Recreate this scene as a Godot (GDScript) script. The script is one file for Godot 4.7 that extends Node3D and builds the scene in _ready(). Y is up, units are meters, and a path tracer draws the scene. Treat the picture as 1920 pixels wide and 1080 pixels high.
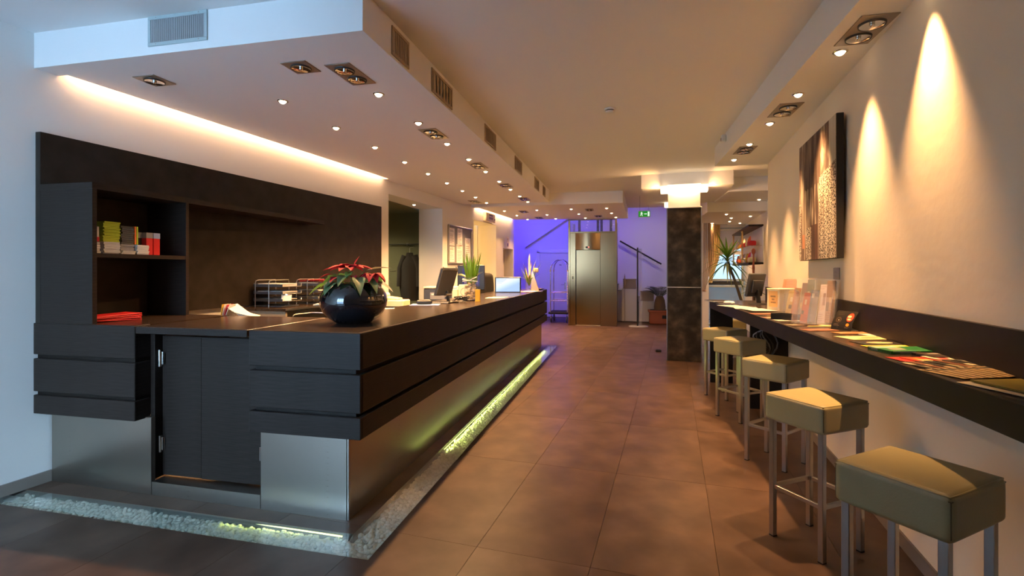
extends Node3D

const HALL_TURN := -0.0908      # the room's own axis is turned 5.2 degrees from the counter's
var used := {}
var mats := {}
var rng := RandomNumberGenerator.new()

# ---------------------------------------------------------------- order of the build
const E_L := 5.2
const E_T := 2.6
const E_R := 8.4
const E_BLUE := 34.0

func _ready() -> void:
	rng.seed = 20240607
	# camera: level, turned 12.6 degrees left of the counter's direction, lens shifted
	var cam := Camera3D.new()
	cam.name = "camera"
	cam.projection = Camera3D.PROJECTION_FRUSTUM
	cam.keep_aspect = Camera3D.KEEP_HEIGHT
	cam.near = 0.05
	cam.far = 120.0
	cam.size = 2.0 * 0.05 * 540.0 / 940.0
	cam.frustum_offset = Vector2(0, -0.05 * 32.0 / 940.0)
	add_child(cam, true)
	cam.position = Vector3(0, 1.45, 0)
	cam.rotation.y = atan(210.0 / 940.0)
	# overcast daylight outside
	var we := WorldEnvironment.new()
	we.name = "world"
	var env := Environment.new()
	var sky := Sky.new()
	var sm := ProceduralSkyMaterial.new()
	sm.sky_top_color = Color(0.60, 0.78, 0.95)
	sm.sky_horizon_color = Color(0.76, 0.89, 1.0)
	sm.ground_bottom_color = Color(0.30, 0.32, 0.34)
	sm.ground_horizon_color = Color(0.60, 0.66, 0.72)
	sky.sky_material = sm
	env.background_mode = Environment.BG_SKY
	env.sky = sky
	env.background_energy_multiplier = 23.0
	env.tonemap_mode = Environment.TONE_MAPPER_LINEAR
	env.tonemap_exposure = 1.14
	env.sdfgi_enabled = true
	env.ssao_enabled = true
	env.ssil_enabled = true
	we.environment = env
	add_child(we, true)
	make_materials()
	build_floor()
	build_shell()
	build_windows()
	build_column()
	build_counter()
	build_long_shelf()
	build_far_end()
	build_ceiling_fittings()
	build_counter_things()
	build_back_rooms()

# ---------------------------------------------------------------- mesh collector
class M:
	var v := PackedVector3Array()
	var n := PackedVector3Array()
	var uv := PackedVector2Array()
	var xf := Transform3D.IDENTITY

	func tri(a: Vector3, b: Vector3, c: Vector3, na: Vector3, nb: Vector3, nc: Vector3, ua := Vector2.ZERO, ub := Vector2.ZERO, uc := Vector2.ZERO) -> void:
		var face := (c - a).cross(b - a)
		if face.length_squared() < 1e-18:
			return
		if face.dot(na + nb + nc) < 0.0:
			var t := b; b = c; c = t
			t = nb; nb = nc; nc = t
			var u := ub; ub = uc; uc = u
		for p in [a, b, c]:
			v.append(xf * p)
		for q in [na, nb, nc]:
			n.append((xf.basis * q).normalized())
		uv.append(ua); uv.append(ub); uv.append(uc)

	func quad(a: Vector3, b: Vector3, c: Vector3, d: Vector3, out: Vector3, u0 := Vector2(0, 0), u1 := Vector2(1, 1)) -> void:
		var nn := (b - a).cross(c - a)
		if nn.length_squared() < 1e-18:
			nn = (c - a).cross(d - a)
		nn = nn.normalized()
		if nn.dot(out) < 0.0:
			nn = -nn
		var ub := Vector2(u1.x, u0.y)
		var ud := Vector2(u0.x, u1.y)
		tri(a, b, c, nn, nn, nn, u0, ub, u1)
		tri(a, c, d, nn, nn, nn, u0, u1, ud)

	# box with chamfered edges; b turns it
	func box(at: Vector3, size: Vector3, ch := 0.0, b := Basis.IDENTITY) -> M:
		var keep := xf
		xf = xf * Transform3D(b, at)
		var h := size * 0.5
		ch = minf(ch, minf(h.x, minf(h.y, h.z)) * 0.9)
		var P := func(s: Vector3, axis: int) -> Vector3:
			var p := Vector3(s.x * (h.x - ch), s.y * (h.y - ch), s.z * (h.z - ch))
			p[axis] = s[axis] * h[axis]
			return p
		var S := func(i: int, a: float, j: int, bb: float, k: int, c: float) -> Vector3:
			var s := Vector3.ZERO
			s[i] = a; s[j] = bb; s[k] = c
			return s
		for axis in 3:
			var i := (axis + 1) % 3
			var j := (axis + 2) % 3
			if axis == 0:
				i = 2; j = 1
			elif axis == 1:
				i = 0; j = 2
			else:
				i = 0; j = 1
			for sg in [-1.0, 1.0]:
				var out := Vector3.ZERO
				out[axis] = sg
				var si := 1.0
				if axis == 0:
					si = -sg
				elif axis == 2:
					si = sg
				var lo := 1.0 if axis != 1 else -1.0
				quad(P.call(S.call(axis, sg, i, -si, j, lo), axis), P.call(S.call(axis, sg, i, si, j, lo), axis), P.call(S.call(axis, sg, i, si, j, -lo), axis), P.call(S.call(axis, sg, i, -si, j, -lo), axis), out)
		if ch > 0.0:
			for e in [[0, 1, 2], [0, 2, 1], [1, 2, 0]]:
				for a in [-1.0, 1.0]:
					for c in [-1.0, 1.0]:
						var s0: Vector3 = S.call(e[0], a, e[1], c, e[2], -1.0)
						var s1: Vector3 = S.call(e[0], a, e[1], c, e[2], 1.0)
						var out := Vector3.ZERO
						out[e[0]] = a; out[e[1]] = c
						quad(P.call(s0, e[0]), P.call(s1, e[0]), P.call(s1, e[1]), P.call(s0, e[1]), out)
			for x in [-1.0, 1.0]:
				for y in [-1.0, 1.0]:
					for z in [-1.0, 1.0]:
						var s := Vector3(x, y, z)
						var nn := s.normalized()
						tri(P.call(s, 0), P.call(s, 1), P.call(s, 2), nn, nn, nn)
		xf = keep
		return self

	# box between two corners
	func slab(a: Vector3, b: Vector3, ch := 0.0) -> M:
		return box((a + b) * 0.5, (b - a).abs(), ch)

	# bar from a to b, rectangular section w (sideways) by t (up)
	func bar(a: Vector3, b: Vector3, w: float, t: float, ch := 0.0) -> M:
		var z := (b - a).normalized()
		var up := Vector3.UP if absf(z.y) < 0.95 else Vector3.RIGHT
		var x := up.cross(z).normalized()
		return box((a + b) * 0.5, Vector3(w, t, a.distance_to(b)), ch, Basis(x, z.cross(x), z))

	# extruded outline in x, z
	func prism(poly: PackedVector2Array, y0: float, y1: float) -> M:
		var idx := Geometry2D.triangulate_polygon(poly)
		for k in range(0, idx.size(), 3):
			for yy in [y0, y1]:
				var nn := Vector3.UP if yy == maxf(y0, y1) else Vector3.DOWN
				var p := []
				for q in 3:
					var w := poly[idx[k + q]]
					p.append(Vector3(w.x, yy, w.y))
				tri(p[0], p[1], p[2], nn, nn, nn, poly[idx[k]], poly[idx[k + 1]], poly[idx[k + 2]])
		var cw := Geometry2D.is_polygon_clockwise(poly)
		for k in poly.size():
			var a := poly[k]
			var b := poly[(k + 1) % poly.size()]
			var e := b - a
			var o := Vector3(e.y, 0, -e.x) * (1.0 if not cw else -1.0)
			quad(Vector3(a.x, y0, a.y), Vector3(b.x, y0, b.y), Vector3(b.x, y1, b.y), Vector3(a.x, y1, a.y), o)
		return self

	# turned shape: profile of (radius, height); a point given twice is a sharp edge
	func lathe(pr: PackedVector2Array, seg := 32, at := Vector3.ZERO, b := Basis.IDENTITY) -> M:
		var keep := xf
		xf = xf * Transform3D(b, at)
		for k in pr.size() - 1:
			var p := pr[k]
			var q := pr[k + 1]
			if p.distance_to(q) < 1e-7:
				continue
			var np := _pn(pr, k, true)
			var nq := _pn(pr, k + 1, false)
			for i in seg:
				var a0 := TAU * i / seg
				var a1 := TAU * (i + 1) / seg
				var d0 := Vector3(cos(a0), 0, sin(a0))
				var d1 := Vector3(cos(a1), 0, sin(a1))
				var A := d0 * p.x + Vector3.UP * p.y
				var B := d1 * p.x + Vector3.UP * p.y
				var C := d1 * q.x + Vector3.UP * q.y
				var D := d0 * q.x + Vector3.UP * q.y
				var nA := d0 * np.x + Vector3.UP * np.y
				var nB := d1 * np.x + Vector3.UP * np.y
				var nC := d1 * nq.x + Vector3.UP * nq.y
				var nD := d0 * nq.x + Vector3.UP * nq.y
				tri(A, B, C, nA, nB, nC)
				tri(A, C, D, nA, nC, nD)
		xf = keep
		return self

	func _pn(pr: PackedVector2Array, k: int, first: bool) -> Vector2:
		var s := Vector2.ZERO
		if k > 0 and not (first and pr[k].distance_to(pr[k - 1]) < 1e-7):
			s += (pr[k] - pr[k - 1]).normalized()
		if k < pr.size() - 1 and not (not first and pr[k].distance_to(pr[k + 1]) < 1e-7):
			s += (pr[k + 1] - pr[k]).normalized()
		s = s.normalized()
		return Vector2(s.y, -s.x)

	func cyl(at: Vector3, r: float, h: float, seg := 24, b := Basis.IDENTITY, r2 := -1.0) -> M:
		if r2 < 0.0:
			r2 = r
		return lathe(PackedVector2Array([Vector2(0, 0), Vector2(r, 0), Vector2(r, 0), Vector2(r2, h), Vector2(r2, h), Vector2(0, h)]), seg, at, b)

	func tube(path: Array, r: float, seg := 8, r_end := -1.0) -> M:
		if r_end < 0.0:
			r_end = r
		var rings := []
		var norms := []
		var x := Vector3.ZERO
		for k in path.size():
			var t: Vector3 = (path[mini(k + 1, path.size() - 1)] - path[maxi(k - 1, 0)]).normalized()
			if x == Vector3.ZERO:
				x = t.cross(Vector3.UP if absf(t.y) < 0.9 else Vector3.RIGHT).normalized()
			x = (x - t * x.dot(t)).normalized()
			var y := t.cross(x)
			var rr := lerpf(r, r_end, float(k) / maxf(1.0, path.size() - 1))
			var ring := []
			var nr := []
			for i in seg:
				var d := x * cos(TAU * i / seg) + y * sin(TAU * i / seg)
				ring.append(path[k] + d * rr)
				nr.append(d)
			rings.append(ring)
			norms.append(nr)
		for k in path.size() - 1:
			for i in seg:
				var j := (i + 1) % seg
				tri(rings[k][i], rings[k][j], rings[k + 1][j], norms[k][i], norms[k][j], norms[k + 1][j])
				tri(rings[k][i], rings[k + 1][j], rings[k + 1][i], norms[k][i], norms[k + 1][j], norms[k + 1][i])
		for e in [0, path.size() - 1]:
			var o: Vector3 = (path[0] - path[1]) if e == 0 else (path[e] - path[e - 1])
			o = o.normalized()
			for i in range(1, seg - 1):
				tri(rings[e][0], rings[e][i], rings[e][i + 1], o, o, o)
		return self

	# smooth sheet over a grid of points
	func sheet(pts: Array, closed := false) -> M:
		var rows := pts.size()
		var cols: int = pts[0].size()
		var nm := []
		for i in rows:
			var r := []
			for j in cols:
				var du: Vector3 = pts[i][(j + 1) % cols if closed else mini(j + 1, cols - 1)] - pts[i][(j - 1 + cols) % cols if closed else maxi(j - 1, 0)]
				var dv: Vector3 = pts[mini(i + 1, rows - 1)][j] - pts[maxi(i - 1, 0)][j]
				r.append(du.cross(dv).normalized())
			nm.append(r)
		for i in rows - 1:
			for j in (cols if closed else cols - 1):
				var k := (j + 1) % cols
				var u0 := Vector2(float(j) / (cols - 1), float(i) / (rows - 1))
				var u1 := Vector2(float(j + 1) / (cols - 1), float(i + 1) / (rows - 1))
				tri(pts[i][j], pts[i][k], pts[i + 1][k], nm[i][j], nm[i][k], nm[i + 1][k], u0, Vector2(u1.x, u0.y), u1)
				tri(pts[i][j], pts[i + 1][k], pts[i + 1][j], nm[i][j], nm[i + 1][k], nm[i + 1][j], u0, u1, Vector2(u0.x, u1.y))
		return self

	# cushion: box whose edges have radius r and whose faces swell by puff
	func cushion(at: Vector3, size: Vector3, r: float, seg := 12, puff := 0.0, b := Basis.IDENTITY) -> M:
		var keep := xf
		xf = xf * Transform3D(b, at)
		var h := size * 0.5
		for axis in 3:
			for sg in [-1.0, 1.0]:
				var i := (axis + 1) % 3
				var j := (axis + 2) % 3
				var pts := []
				var nms := []
				for a in seg + 1:
					var rp := []
					var rn := []
					for c in seg + 1:
						var q := Vector3.ZERO
						q[axis] = sg * h[axis]
						q[i] = h[i] * _ease(2.0 * a / seg - 1.0)
						q[j] = h[j] * _ease(2.0 * c / seg - 1.0)
						var inner := q.clamp(-(h - Vector3.ONE * r), h - Vector3.ONE * r)
						var d := (q - inner).normalized()
						var p := inner + d * r
						var w := maxf(0.0, 1.0 - pow(q[i] / h[i], 2.0)) * maxf(0.0, 1.0 - pow(q[j] / h[j], 2.0))
						p[axis] += sg * puff * w
						rp.append(p)
						rn.append(d)
					pts.append(rp)
					nms.append(rn)
				for a in seg:
					for c in seg:
						tri(pts[a][c], pts[a + 1][c], pts[a + 1][c + 1], nms[a][c], nms[a + 1][c], nms[a + 1][c + 1])
						tri(pts[a][c], pts[a + 1][c + 1], pts[a][c + 1], nms[a][c], nms[a + 1][c + 1], nms[a][c + 1])
		xf = keep
		return self

	func _ease(t: float) -> float:
		return sin(t * PI * 0.5) * 0.55 + t * 0.45

	# leaf along a path, w = half widths, folded up along the midrib
	func leaf(path: Array, w: Array, fold := 0.25, side := Vector3.ZERO) -> M:
		var pts := []
		for k in path.size():
			var t: Vector3 = (path[mini(k + 1, path.size() - 1)] - path[maxi(k - 1, 0)]).normalized()
			var s := t.cross(Vector3.UP) if side == Vector3.ZERO else side
			if s.length() < 0.05:
				s = Vector3.RIGHT
			s = (s - t * s.dot(t)).normalized()
			var u := s.cross(t).normalized()
			if u.y < 0:
				u = -u
			var p: Vector3 = path[k]
			var ww: float = w[k]
			pts.append([p - s * ww + u * ww * fold, p - s * ww * 0.5 + u * ww * fold * 0.6, p, p + s * ww * 0.5 + u * ww * fold * 0.6, p + s * ww + u * ww * fold])
		return sheet(pts)

	func mesh() -> ArrayMesh:
		var arr := []
		arr.resize(Mesh.ARRAY_MAX)
		arr[Mesh.ARRAY_VERTEX] = v
		arr[Mesh.ARRAY_NORMAL] = n
		arr[Mesh.ARRAY_TEX_UV] = uv
		var am := ArrayMesh.new()
		am.add_surface_from_arrays(Mesh.PRIMITIVE_TRIANGLES, arr)
		return am

# ---------------------------------------------------------------- scene tree helpers
func numbered(called: String) -> String:
	var k: int = used.get(called, 0)
	used[called] = k + 1
	return called if k == 0 else "%s_%03d" % [called, k]

func obj(called: String, m, mat: Material, parent: Node3D = self) -> MeshInstance3D:
	var o := MeshInstance3D.new()
	o.name = numbered(called) if parent == self else called
	o.mesh = m.mesh() if m is M else m
	o.material_override = mat
	o.cast_shadow = GeometryInstance3D.SHADOW_CASTING_SETTING_ON
	parent.add_child(o, true)
	return o

func tag(o: Node, label: String, category: String, group := "") -> Node:
	o.set_meta("label", label)
	o.set_meta("category", category)
	if group:
		o.set_meta("group", group)
	return o

func thing(called: String, label: String, category: String, at := Vector3.ZERO, turn := 0.0, group := "") -> Node3D:
	var o := Node3D.new()
	o.name = numbered(called)
	add_child(o, true)
	o.position = at
	o.rotation.y = turn
	tag(o, label, category, group)
	return o

func struct(called: String, m, mat: Material, label := "") -> MeshInstance3D:
	var o := obj(called, m, mat)
	o.set_meta("kind", "structure")
	if label:
		o.set_meta("label", label)
	return o

func struct_root(called: String, label: String, at := Vector3.ZERO, turn := 0.0) -> Node3D:
	var o := Node3D.new()
	o.name = numbered(called)
	add_child(o, true)
	o.position = at
	o.rotation.y = turn
	o.set_meta("kind", "structure")
	o.set_meta("label", label)
	return o

func dup(root: Node3D, label: String, at: Vector3, turn := 0.0) -> Node3D:
	var r: Node3D = root.duplicate()
	var base: String = root.name
	r.name = numbered(base.rstrip("0123456789").rstrip("_") if base.right(3).is_valid_int() else base)
	add_child(r, true)
	r.position = at
	r.rotation.y = turn
	r.set_meta("label", label)
	return r

func ordinal(k: int) -> String:
	return ["first", "second", "third", "fourth", "fifth", "sixth", "seventh", "eighth", "ninth", "tenth", "eleventh", "twelfth"][k]

func lin(r: float, g: float, b: float) -> Color:
	return Color(r, g, b).linear_to_srgb()

# ---------------------------------------------------------------- materials
func mat(called: String, c: Color, rough := 0.6, metal := 0.0) -> StandardMaterial3D:
	var m := StandardMaterial3D.new()
	m.resource_name = called
	m.albedo_color = c
	m.roughness = rough
	m.metallic = metal
	mats[called] = m
	return m

func glow(called: String, c: Color, e: float) -> StandardMaterial3D:
	var m := mat(called, Color(0.9, 0.88, 0.85), 0.4)
	m.emission_enabled = true
	m.emission = c
	m.emission_energy_multiplier = e
	return m

func noise(freq: float, sd: int, oct := 4, kind := FastNoiseLite.TYPE_SIMPLEX_SMOOTH) -> FastNoiseLite:
	var f := FastNoiseLite.new()
	f.noise_type = kind
	f.frequency = freq
	f.seed = sd
	f.fractal_octaves = oct
	return f

func noise_tex(size: int, freq: float, sd: int, c0: Color, c1: Color, oct := 4, power := 1.0) -> ImageTexture:
	var src := noise(freq, sd, oct).get_seamless_image(size, size)
	var im := Image.create_empty(size, size, false, Image.FORMAT_RGB8)
	for y in size:
		for x in size:
			im.set_pixel(x, y, c0.lerp(c1, pow(src.get_pixel(x, y).r, power)))
	return ImageTexture.create_from_image(im)

func tri_map(m: StandardMaterial3D, s: Vector3, world := true) -> void:
	m.uv1_triplanar = true
	m.uv1_world_triplanar = world
	m.uv1_scale = s

func print_mat(called: String, im: Image, rough := 0.45) -> StandardMaterial3D:
	var m := mat(called, Color.WHITE, rough)
	m.albedo_texture = ImageTexture.create_from_image(im)
	m.texture_repeat = false
	return m

func paper_image(w: int, h: int, base: Color) -> Image:
	var im := Image.create_empty(w, h, false, Image.FORMAT_RGB8)
	im.fill(base)
	return im

# lines of print too small to read
func print_lines(im: Image, x0: int, y0: int, w: int, rows: int, step: int, c: Color) -> void:
	for k in rows:
		var ww := int(w * rng.randf_range(0.55, 1.0))
		var x := x0
		while x < x0 + ww:
			var l := rng.randi_range(2, 6)
			im.fill_rect(Rect2i(x, y0 + k * step, mini(l, x0 + ww - x), maxi(1, step / 3)), c)
			x += l + 1

func blot(im: Image, x: float, y: float, rx: float, ry: float, c: Color) -> void:
	for py in range(maxi(0, int(y - ry)), mini(im.get_height(), int(y + ry) + 1)):
		for px in range(maxi(0, int(x - rx)), mini(im.get_width(), int(x + rx) + 1)):
			if pow((px - x) / rx, 2) + pow((py - y) / ry, 2) <= 1.0:
				im.set_pixel(px, py, c)

func LX(z: float) -> float:
	return -3.88 + 0.091 * (-2.6 - z)

func RX(z: float) -> float:
	return 1.41 + 0.091 * (-2.8 - z)

func make_materials() -> void:
	var m: StandardMaterial3D
	var bump := noise_tex(256, 0.03, 3, Color.BLACK, Color.WHITE, 5)
	m = mat("plaster", lin(0.78, 0.76, 0.72), 0.85)
	m.heightmap_enabled = true; m.heightmap_texture = bump; m.heightmap_scale = 0.06
	tri_map(m, Vector3.ONE * 1.6)
	m = mat("cream_plaster", lin(0.84, 0.72, 0.56), 0.85)
	m.heightmap_enabled = true; m.heightmap_texture = bump; m.heightmap_scale = 0.06
	tri_map(m, Vector3.ONE * 1.6)
	m = mat("ceiling_paint", lin(0.82, 0.80, 0.77), 0.8)
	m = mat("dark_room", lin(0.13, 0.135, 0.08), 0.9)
	m = mat("wenge", lin(0.029, 0.021, 0.0175), 0.48)
	m.albedo_texture = noise_tex(256, 0.02, 11, Color(0.72, 0.7, 0.68), Color(1, 1, 1), 4)
	m.roughness_texture = noise_tex(256, 0.03, 12, Color(0.8, 0.8, 0.8), Color(1, 1, 1), 4)
	m.metallic_specular = 0.27
	tri_map(m, Vector3(0.9, 22, 0.9))
	m = mat("wenge_top", lin(0.045, 0.030, 0.022), 0.24)
	m.albedo_texture = noise_tex(256, 0.02, 13, Color(0.7, 0.66, 0.62), Color(1, 1, 1), 4)
	tri_map(m, Vector3(7, 1, 0.7))
	m = mat("wenge_matt", lin(0.017, 0.012, 0.009), 0.5)
	m.metallic_specular = 0.3
	m.albedo_texture = mats.wenge.albedo_texture
	tri_map(m, Vector3(0.9, 0.9, 0.9))
	m = mat("steel", lin(0.36, 0.325, 0.28), 0.34, 1.0)
	m.roughness_texture = noise_tex(256, 0.02, 21, Color(0.8, 0.8, 0.8), Color(1, 1, 1), 4)
	tri_map(m, Vector3(1.0, 30, 1.0))
	m = mat("lift_steel", lin(0.31, 0.22, 0.12), 0.27, 1.0)
	m.roughness_texture = mats.steel.roughness_texture
	tri_map(m, Vector3(1.0, 30, 1.0))
	mat("tube_steel", lin(0.45, 0.43, 0.40), 0.32, 1.0)
	mat("chrome", lin(0.75, 0.73, 0.7), 0.12, 1.0)
	mat("gold_chrome", lin(0.8, 0.6, 0.34), 0.2, 1.0)
	m = mat("tile", lin(0.105, 0.060, 0.040), 0.44)
	m.metallic_specular = 0.36
	m.albedo_texture = noise_tex(512, 0.010, 31, Color(0.70, 0.69, 0.68), Color(1.0, 1.0, 1.0), 6, 1.0)
	m.roughness_texture = noise_tex(256, 0.012, 32, Color(0.8, 0.8, 0.8), Color(1, 1, 1), 4)
	tri_map(m, Vector3.ONE * 0.55)
	mat("grout", lin(0.028, 0.018, 0.013), 0.9)
	m = mat("tile_skirting", lin(0.23, 0.19, 0.16), 0.4)
	m = mat("stone", lin(0.18, 0.122, 0.064), 0.46)
	m.metallic_specular = 0.3
	m.albedo_texture = noise_tex(512, 0.008, 41, Color(0.42, 0.40, 0.38), Color(1, 1, 1), 6, 1.6)
	m.roughness_texture = mats.tile.roughness_texture
	tri_map(m, Vector3.ONE * 0.8)
	m = mat("leather", lin(0.33, 0.28, 0.14), 0.40)
	m.heightmap_enabled = true; m.heightmap_texture = noise_tex(256, 0.09, 51, Color.BLACK, Color.WHITE, 3); m.heightmap_scale = 0.03
	tri_map(m, Vector3.ONE * 5.0, false)
	mat("seam", lin(0.12, 0.10, 0.05), 0.7)
	mat("black", lin(0.012, 0.012, 0.013), 0.4)
	mat("black_gloss", lin(0.006, 0.006, 0.008), 0.06)
	mats.black_gloss.clearcoat_enabled = true
	mats.black_gloss.clearcoat_roughness = 0.03
	mat("dark_grey", lin(0.05, 0.055, 0.065), 0.45)
	m = mat("panel_wood", lin(0.030, 0.023, 0.018), 0.5)
	m.albedo_texture = mats.wenge.albedo_texture
	m.metallic_specular = 0.3
	tri_map(m, Vector3(0.9, 0.9, 0.9))
	mat("paving", lin(0.52, 0.54, 0.57), 0.9)
	mat("grey", lin(0.25, 0.25, 0.25), 0.6)
	mat("white", lin(0.75, 0.74, 0.7), 0.5)
	mat("cream", lin(0.78, 0.68, 0.44), 0.45)
	mat("paper", lin(0.58, 0.565, 0.53), 0.8)
	mat("paper_blue", lin(0.30, 0.38, 0.62), 0.7)
	mat("red", lin(0.55, 0.012, 0.018), 0.5)
	mat("dark_red", lin(0.22, 0.006, 0.01), 0.5)
	mat("lime", lin(0.40, 0.50, 0.02), 0.6)
	mat("orange", lin(0.75, 0.16, 0.02), 0.6)
	mat("blue", lin(0.02, 0.03, 0.20), 0.4)
	mat("ochre", lin(0.50, 0.30, 0.01), 0.6)
	mat("vent_paint", lin(0.42, 0.48, 0.47), 0.45)
	mat("vent_slat", lin(0.33, 0.32, 0.31), 0.5)
	mat("spot_plate", lin(0.30, 0.25, 0.20), 0.4, 0.5)
	mat("vent_tan", lin(0.36, 0.29, 0.21), 0.6)
	mat("terracotta", lin(0.34, 0.10, 0.05), 0.7)
	mat("soil", lin(0.03, 0.02, 0.014), 0.95)
	mat("bark", lin(0.16, 0.10, 0.055), 0.85)
	mat("fabric_dark", lin(0.015, 0.013, 0.013), 0.95)
	mat("tape", lin(0.75, 0.73, 0.66), 0.4)
	m = mat("pebble", lin(0.62, 0.60, 0.50), 0.75)
	m.vertex_color_use_as_albedo = true
	m = mat("curtain_tan", lin(0.42, 0.30, 0.19), 0.8); m.backlight_enabled = true; m.backlight = lin(0.3, 0.22, 0.14)
	m = mat("curtain_gold", lin(0.60, 0.45, 0.20), 0.8); m.backlight_enabled = true; m.backlight = lin(0.5, 0.38, 0.16)
	m = mat("blind", lin(0.60, 0.58, 0.60), 0.85); m.backlight_enabled = true; m.backlight = lin(0.35, 0.34, 0.36)
	m = mat("bract", lin(0.30, 0.002, 0.012), 0.8); m.backlight_enabled = true; m.backlight = lin(0.06, 0.0, 0.003)
	m = mat("leaf_dark", lin(0.075, 0.12, 0.05), 0.5); m.backlight_enabled = true; m.backlight = lin(0.05, 0.12, 0.02)
	m = mat("leaf_light", lin(0.12, 0.24, 0.05), 0.5); m.backlight_enabled = true; m.backlight = lin(0.1, 0.2, 0.03)
	m = mat("leaf_grey", lin(0.26, 0.28, 0.20), 0.55); m.backlight_enabled = true; m.backlight = lin(0.1, 0.1, 0.06)
	m = mat("blade", lin(0.075, 0.16, 0.02), 0.45); m.backlight_enabled = true; m.backlight = lin(0.06, 0.14, 0.01)
	m = mat("blade_pale", lin(0.42, 0.45, 0.16), 0.5); m.backlight_enabled = true; m.backlight = lin(0.15, 0.16, 0.05)
	m = mat("palm_leaf", lin(0.05, 0.075, 0.045), 0.6)
	for g in [["glass", Color(0.95, 1.0, 0.98, 0.06)], ["acrylic", Color(1, 1, 1, 0.04)], ["floor_glass", Color(0.85, 1.0, 0.92, 0.05)], ["lift_glass", Color(0.8, 0.85, 1.0, 0.12)]]:
		m = mat(g[0], g[1], 0.04)
		m.transparency = BaseMaterial3D.TRANSPARENCY_ALPHA
	glow("bulb", lin(1.0, 0.76, 0.48), 9.0)
	glow("tube_warm", lin(1.0, 0.72, 0.42), 2.5)
	glow("tube_lime", lin(0.85, 1.0, 0.30), 2.0)
	glow("tube_blue", lin(0.12, 0.10, 1.0), 2.0)
	glow("tube_amber", lin(1.0, 0.62, 0.18), 2.0)
	glow("lamp_panel", lin(1.0, 0.78, 0.52), 2.5)

# ---------------------------------------------------------------- lights
func aim(l: Light3D, at: Vector3, e: float, c: Color, parent: Node3D, size := 0.03) -> void:
	l.light_color = c
	l.light_energy = e
	l.shadow_enabled = true
	l.light_size = size
	l.name = "light"
	parent.add_child(l, true)
	l.position = at
	if l is OmniLight3D:
		l.omni_range = 30.0
		l.omni_attenuation = 2.0
	elif l is SpotLight3D:
		l.spot_range = 30.0
		l.spot_attenuation = 2.0

func spot_down(at: Vector3, e: float, c: Color, angle: float, parent: Node3D) -> void:
	var l := SpotLight3D.new()
	l.spot_angle = angle
	l.spot_angle_attenuation = 1.0
	aim(l, at, e, c, parent, 0.025)
	l.rotation.x = -PI / 2

func area(at: Vector3, size: Vector2, e: float, c: Color, basis_z: Vector3, parent: Node3D, along := Vector3.RIGHT) -> void:
	var l := AreaLight3D.new()
	l.area_size = size
	l.area_normalize_energy = false
	l.light_color = c
	l.light_energy = e
	l.shadow_enabled = true
	l.name = "light"
	parent.add_child(l, true)
	l.set("area_range", 30.0)
	l.set("area_attenuation", 2.0)
	var z := -basis_z.normalized()
	var x := (along - z * along.dot(z)).normalized()
	l.transform = Transform3D(Basis(x, z.cross(x), z), at)

var downlight0: Node3D
func downlight(at: Vector3, e: float, label: String, group: String, c := Color(0, 0, 0), angle := 46.0) -> void:
	if c == Color(0, 0, 0):
		c = WARM
	var t := thing("downlight", label, "downlight", at, 0.0, group)
	if downlight0 == null:
		downlight0 = t
		obj("ring", M.new().lathe(PackedVector2Array([Vector2(0.030, 0.012), Vector2(0.030, -0.002), Vector2(0.034, -0.006), Vector2(0.042, -0.004), Vector2(0.044, 0.001)]), 24), mats.chrome, t)
		obj("bulb", M.new().lathe(PackedVector2Array([Vector2(0.0, -0.022), Vector2(0.012, -0.020), Vector2(0.022, -0.013), Vector2(0.028, -0.002), Vector2(0.028, 0.010), Vector2(0.0, 0.012)]), 24), mats.bulb, t)
	else:
		for k in downlight0.get_children():
			if k is MeshInstance3D:
				t.add_child(k.duplicate(), true)
	spot_down(Vector3(0, -0.030, 0), e, c, angle, t)

func spot_plate(at: Vector3, count: int, label: String, lit := false, turn := 0.0) -> void:
	var t := thing("twin_spotlight" if count == 2 else "square_spotlight", label, "spotlight", at, turn, "large halogen spotlights in square plates")
	obj("plate", M.new().box(Vector3(0, -0.003, 0), Vector3(0.184, 0.007, 0.184 * count), 0.002), mats.spot_plate, t)
	for k in count:
		var z := (k - (count - 1) * 0.5) * 0.165
		var lamp := obj("lamp", M.new().lathe(PackedVector2Array([Vector2(0.058, -0.006), Vector2(0.060, -0.016), Vector2(0.066, -0.017), Vector2(0.068, -0.006)]), 32), mats.black, t)
		lamp.position = Vector3(0, 0, z)
		obj("reflector", M.new().lathe(PackedVector2Array([Vector2(0.060, -0.015), Vector2(0.056, -0.013), Vector2(0.045, -0.0095), Vector2(0.028, -0.008), Vector2(0.0, -0.0075)]), 32), mats.chrome, lamp)
		obj("bulb", M.new().lathe(PackedVector2Array([Vector2(0.0, -0.024), Vector2(0.009, -0.022), Vector2(0.014, -0.014), Vector2(0.013, -0.008)]), 16), mats.tube_warm if lit else mats.chrome, lamp)

const WARM := Color(1.0, 0.76, 0.505)
const COVE := Color(1.0, 0.785, 0.60)

# ---------------------------------------------------------------- the setting
# strips of glass set in the floor round the counter (x, z)
var STRIP := PackedVector2Array([Vector2(-6.4, -2.40), Vector2(-1.253, -2.297), Vector2(-1.263, -9.69), Vector2(-1.445, -9.69), Vector2(-1.458, -2.507), Vector2(-6.4, -2.577)])

func clip_strip(poly: PackedVector2Array) -> Array:
	return Geometry2D.clip_polygons(poly, STRIP).filter(func(p): return not Geometry2D.is_polygon_clockwise(p) or true)

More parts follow.
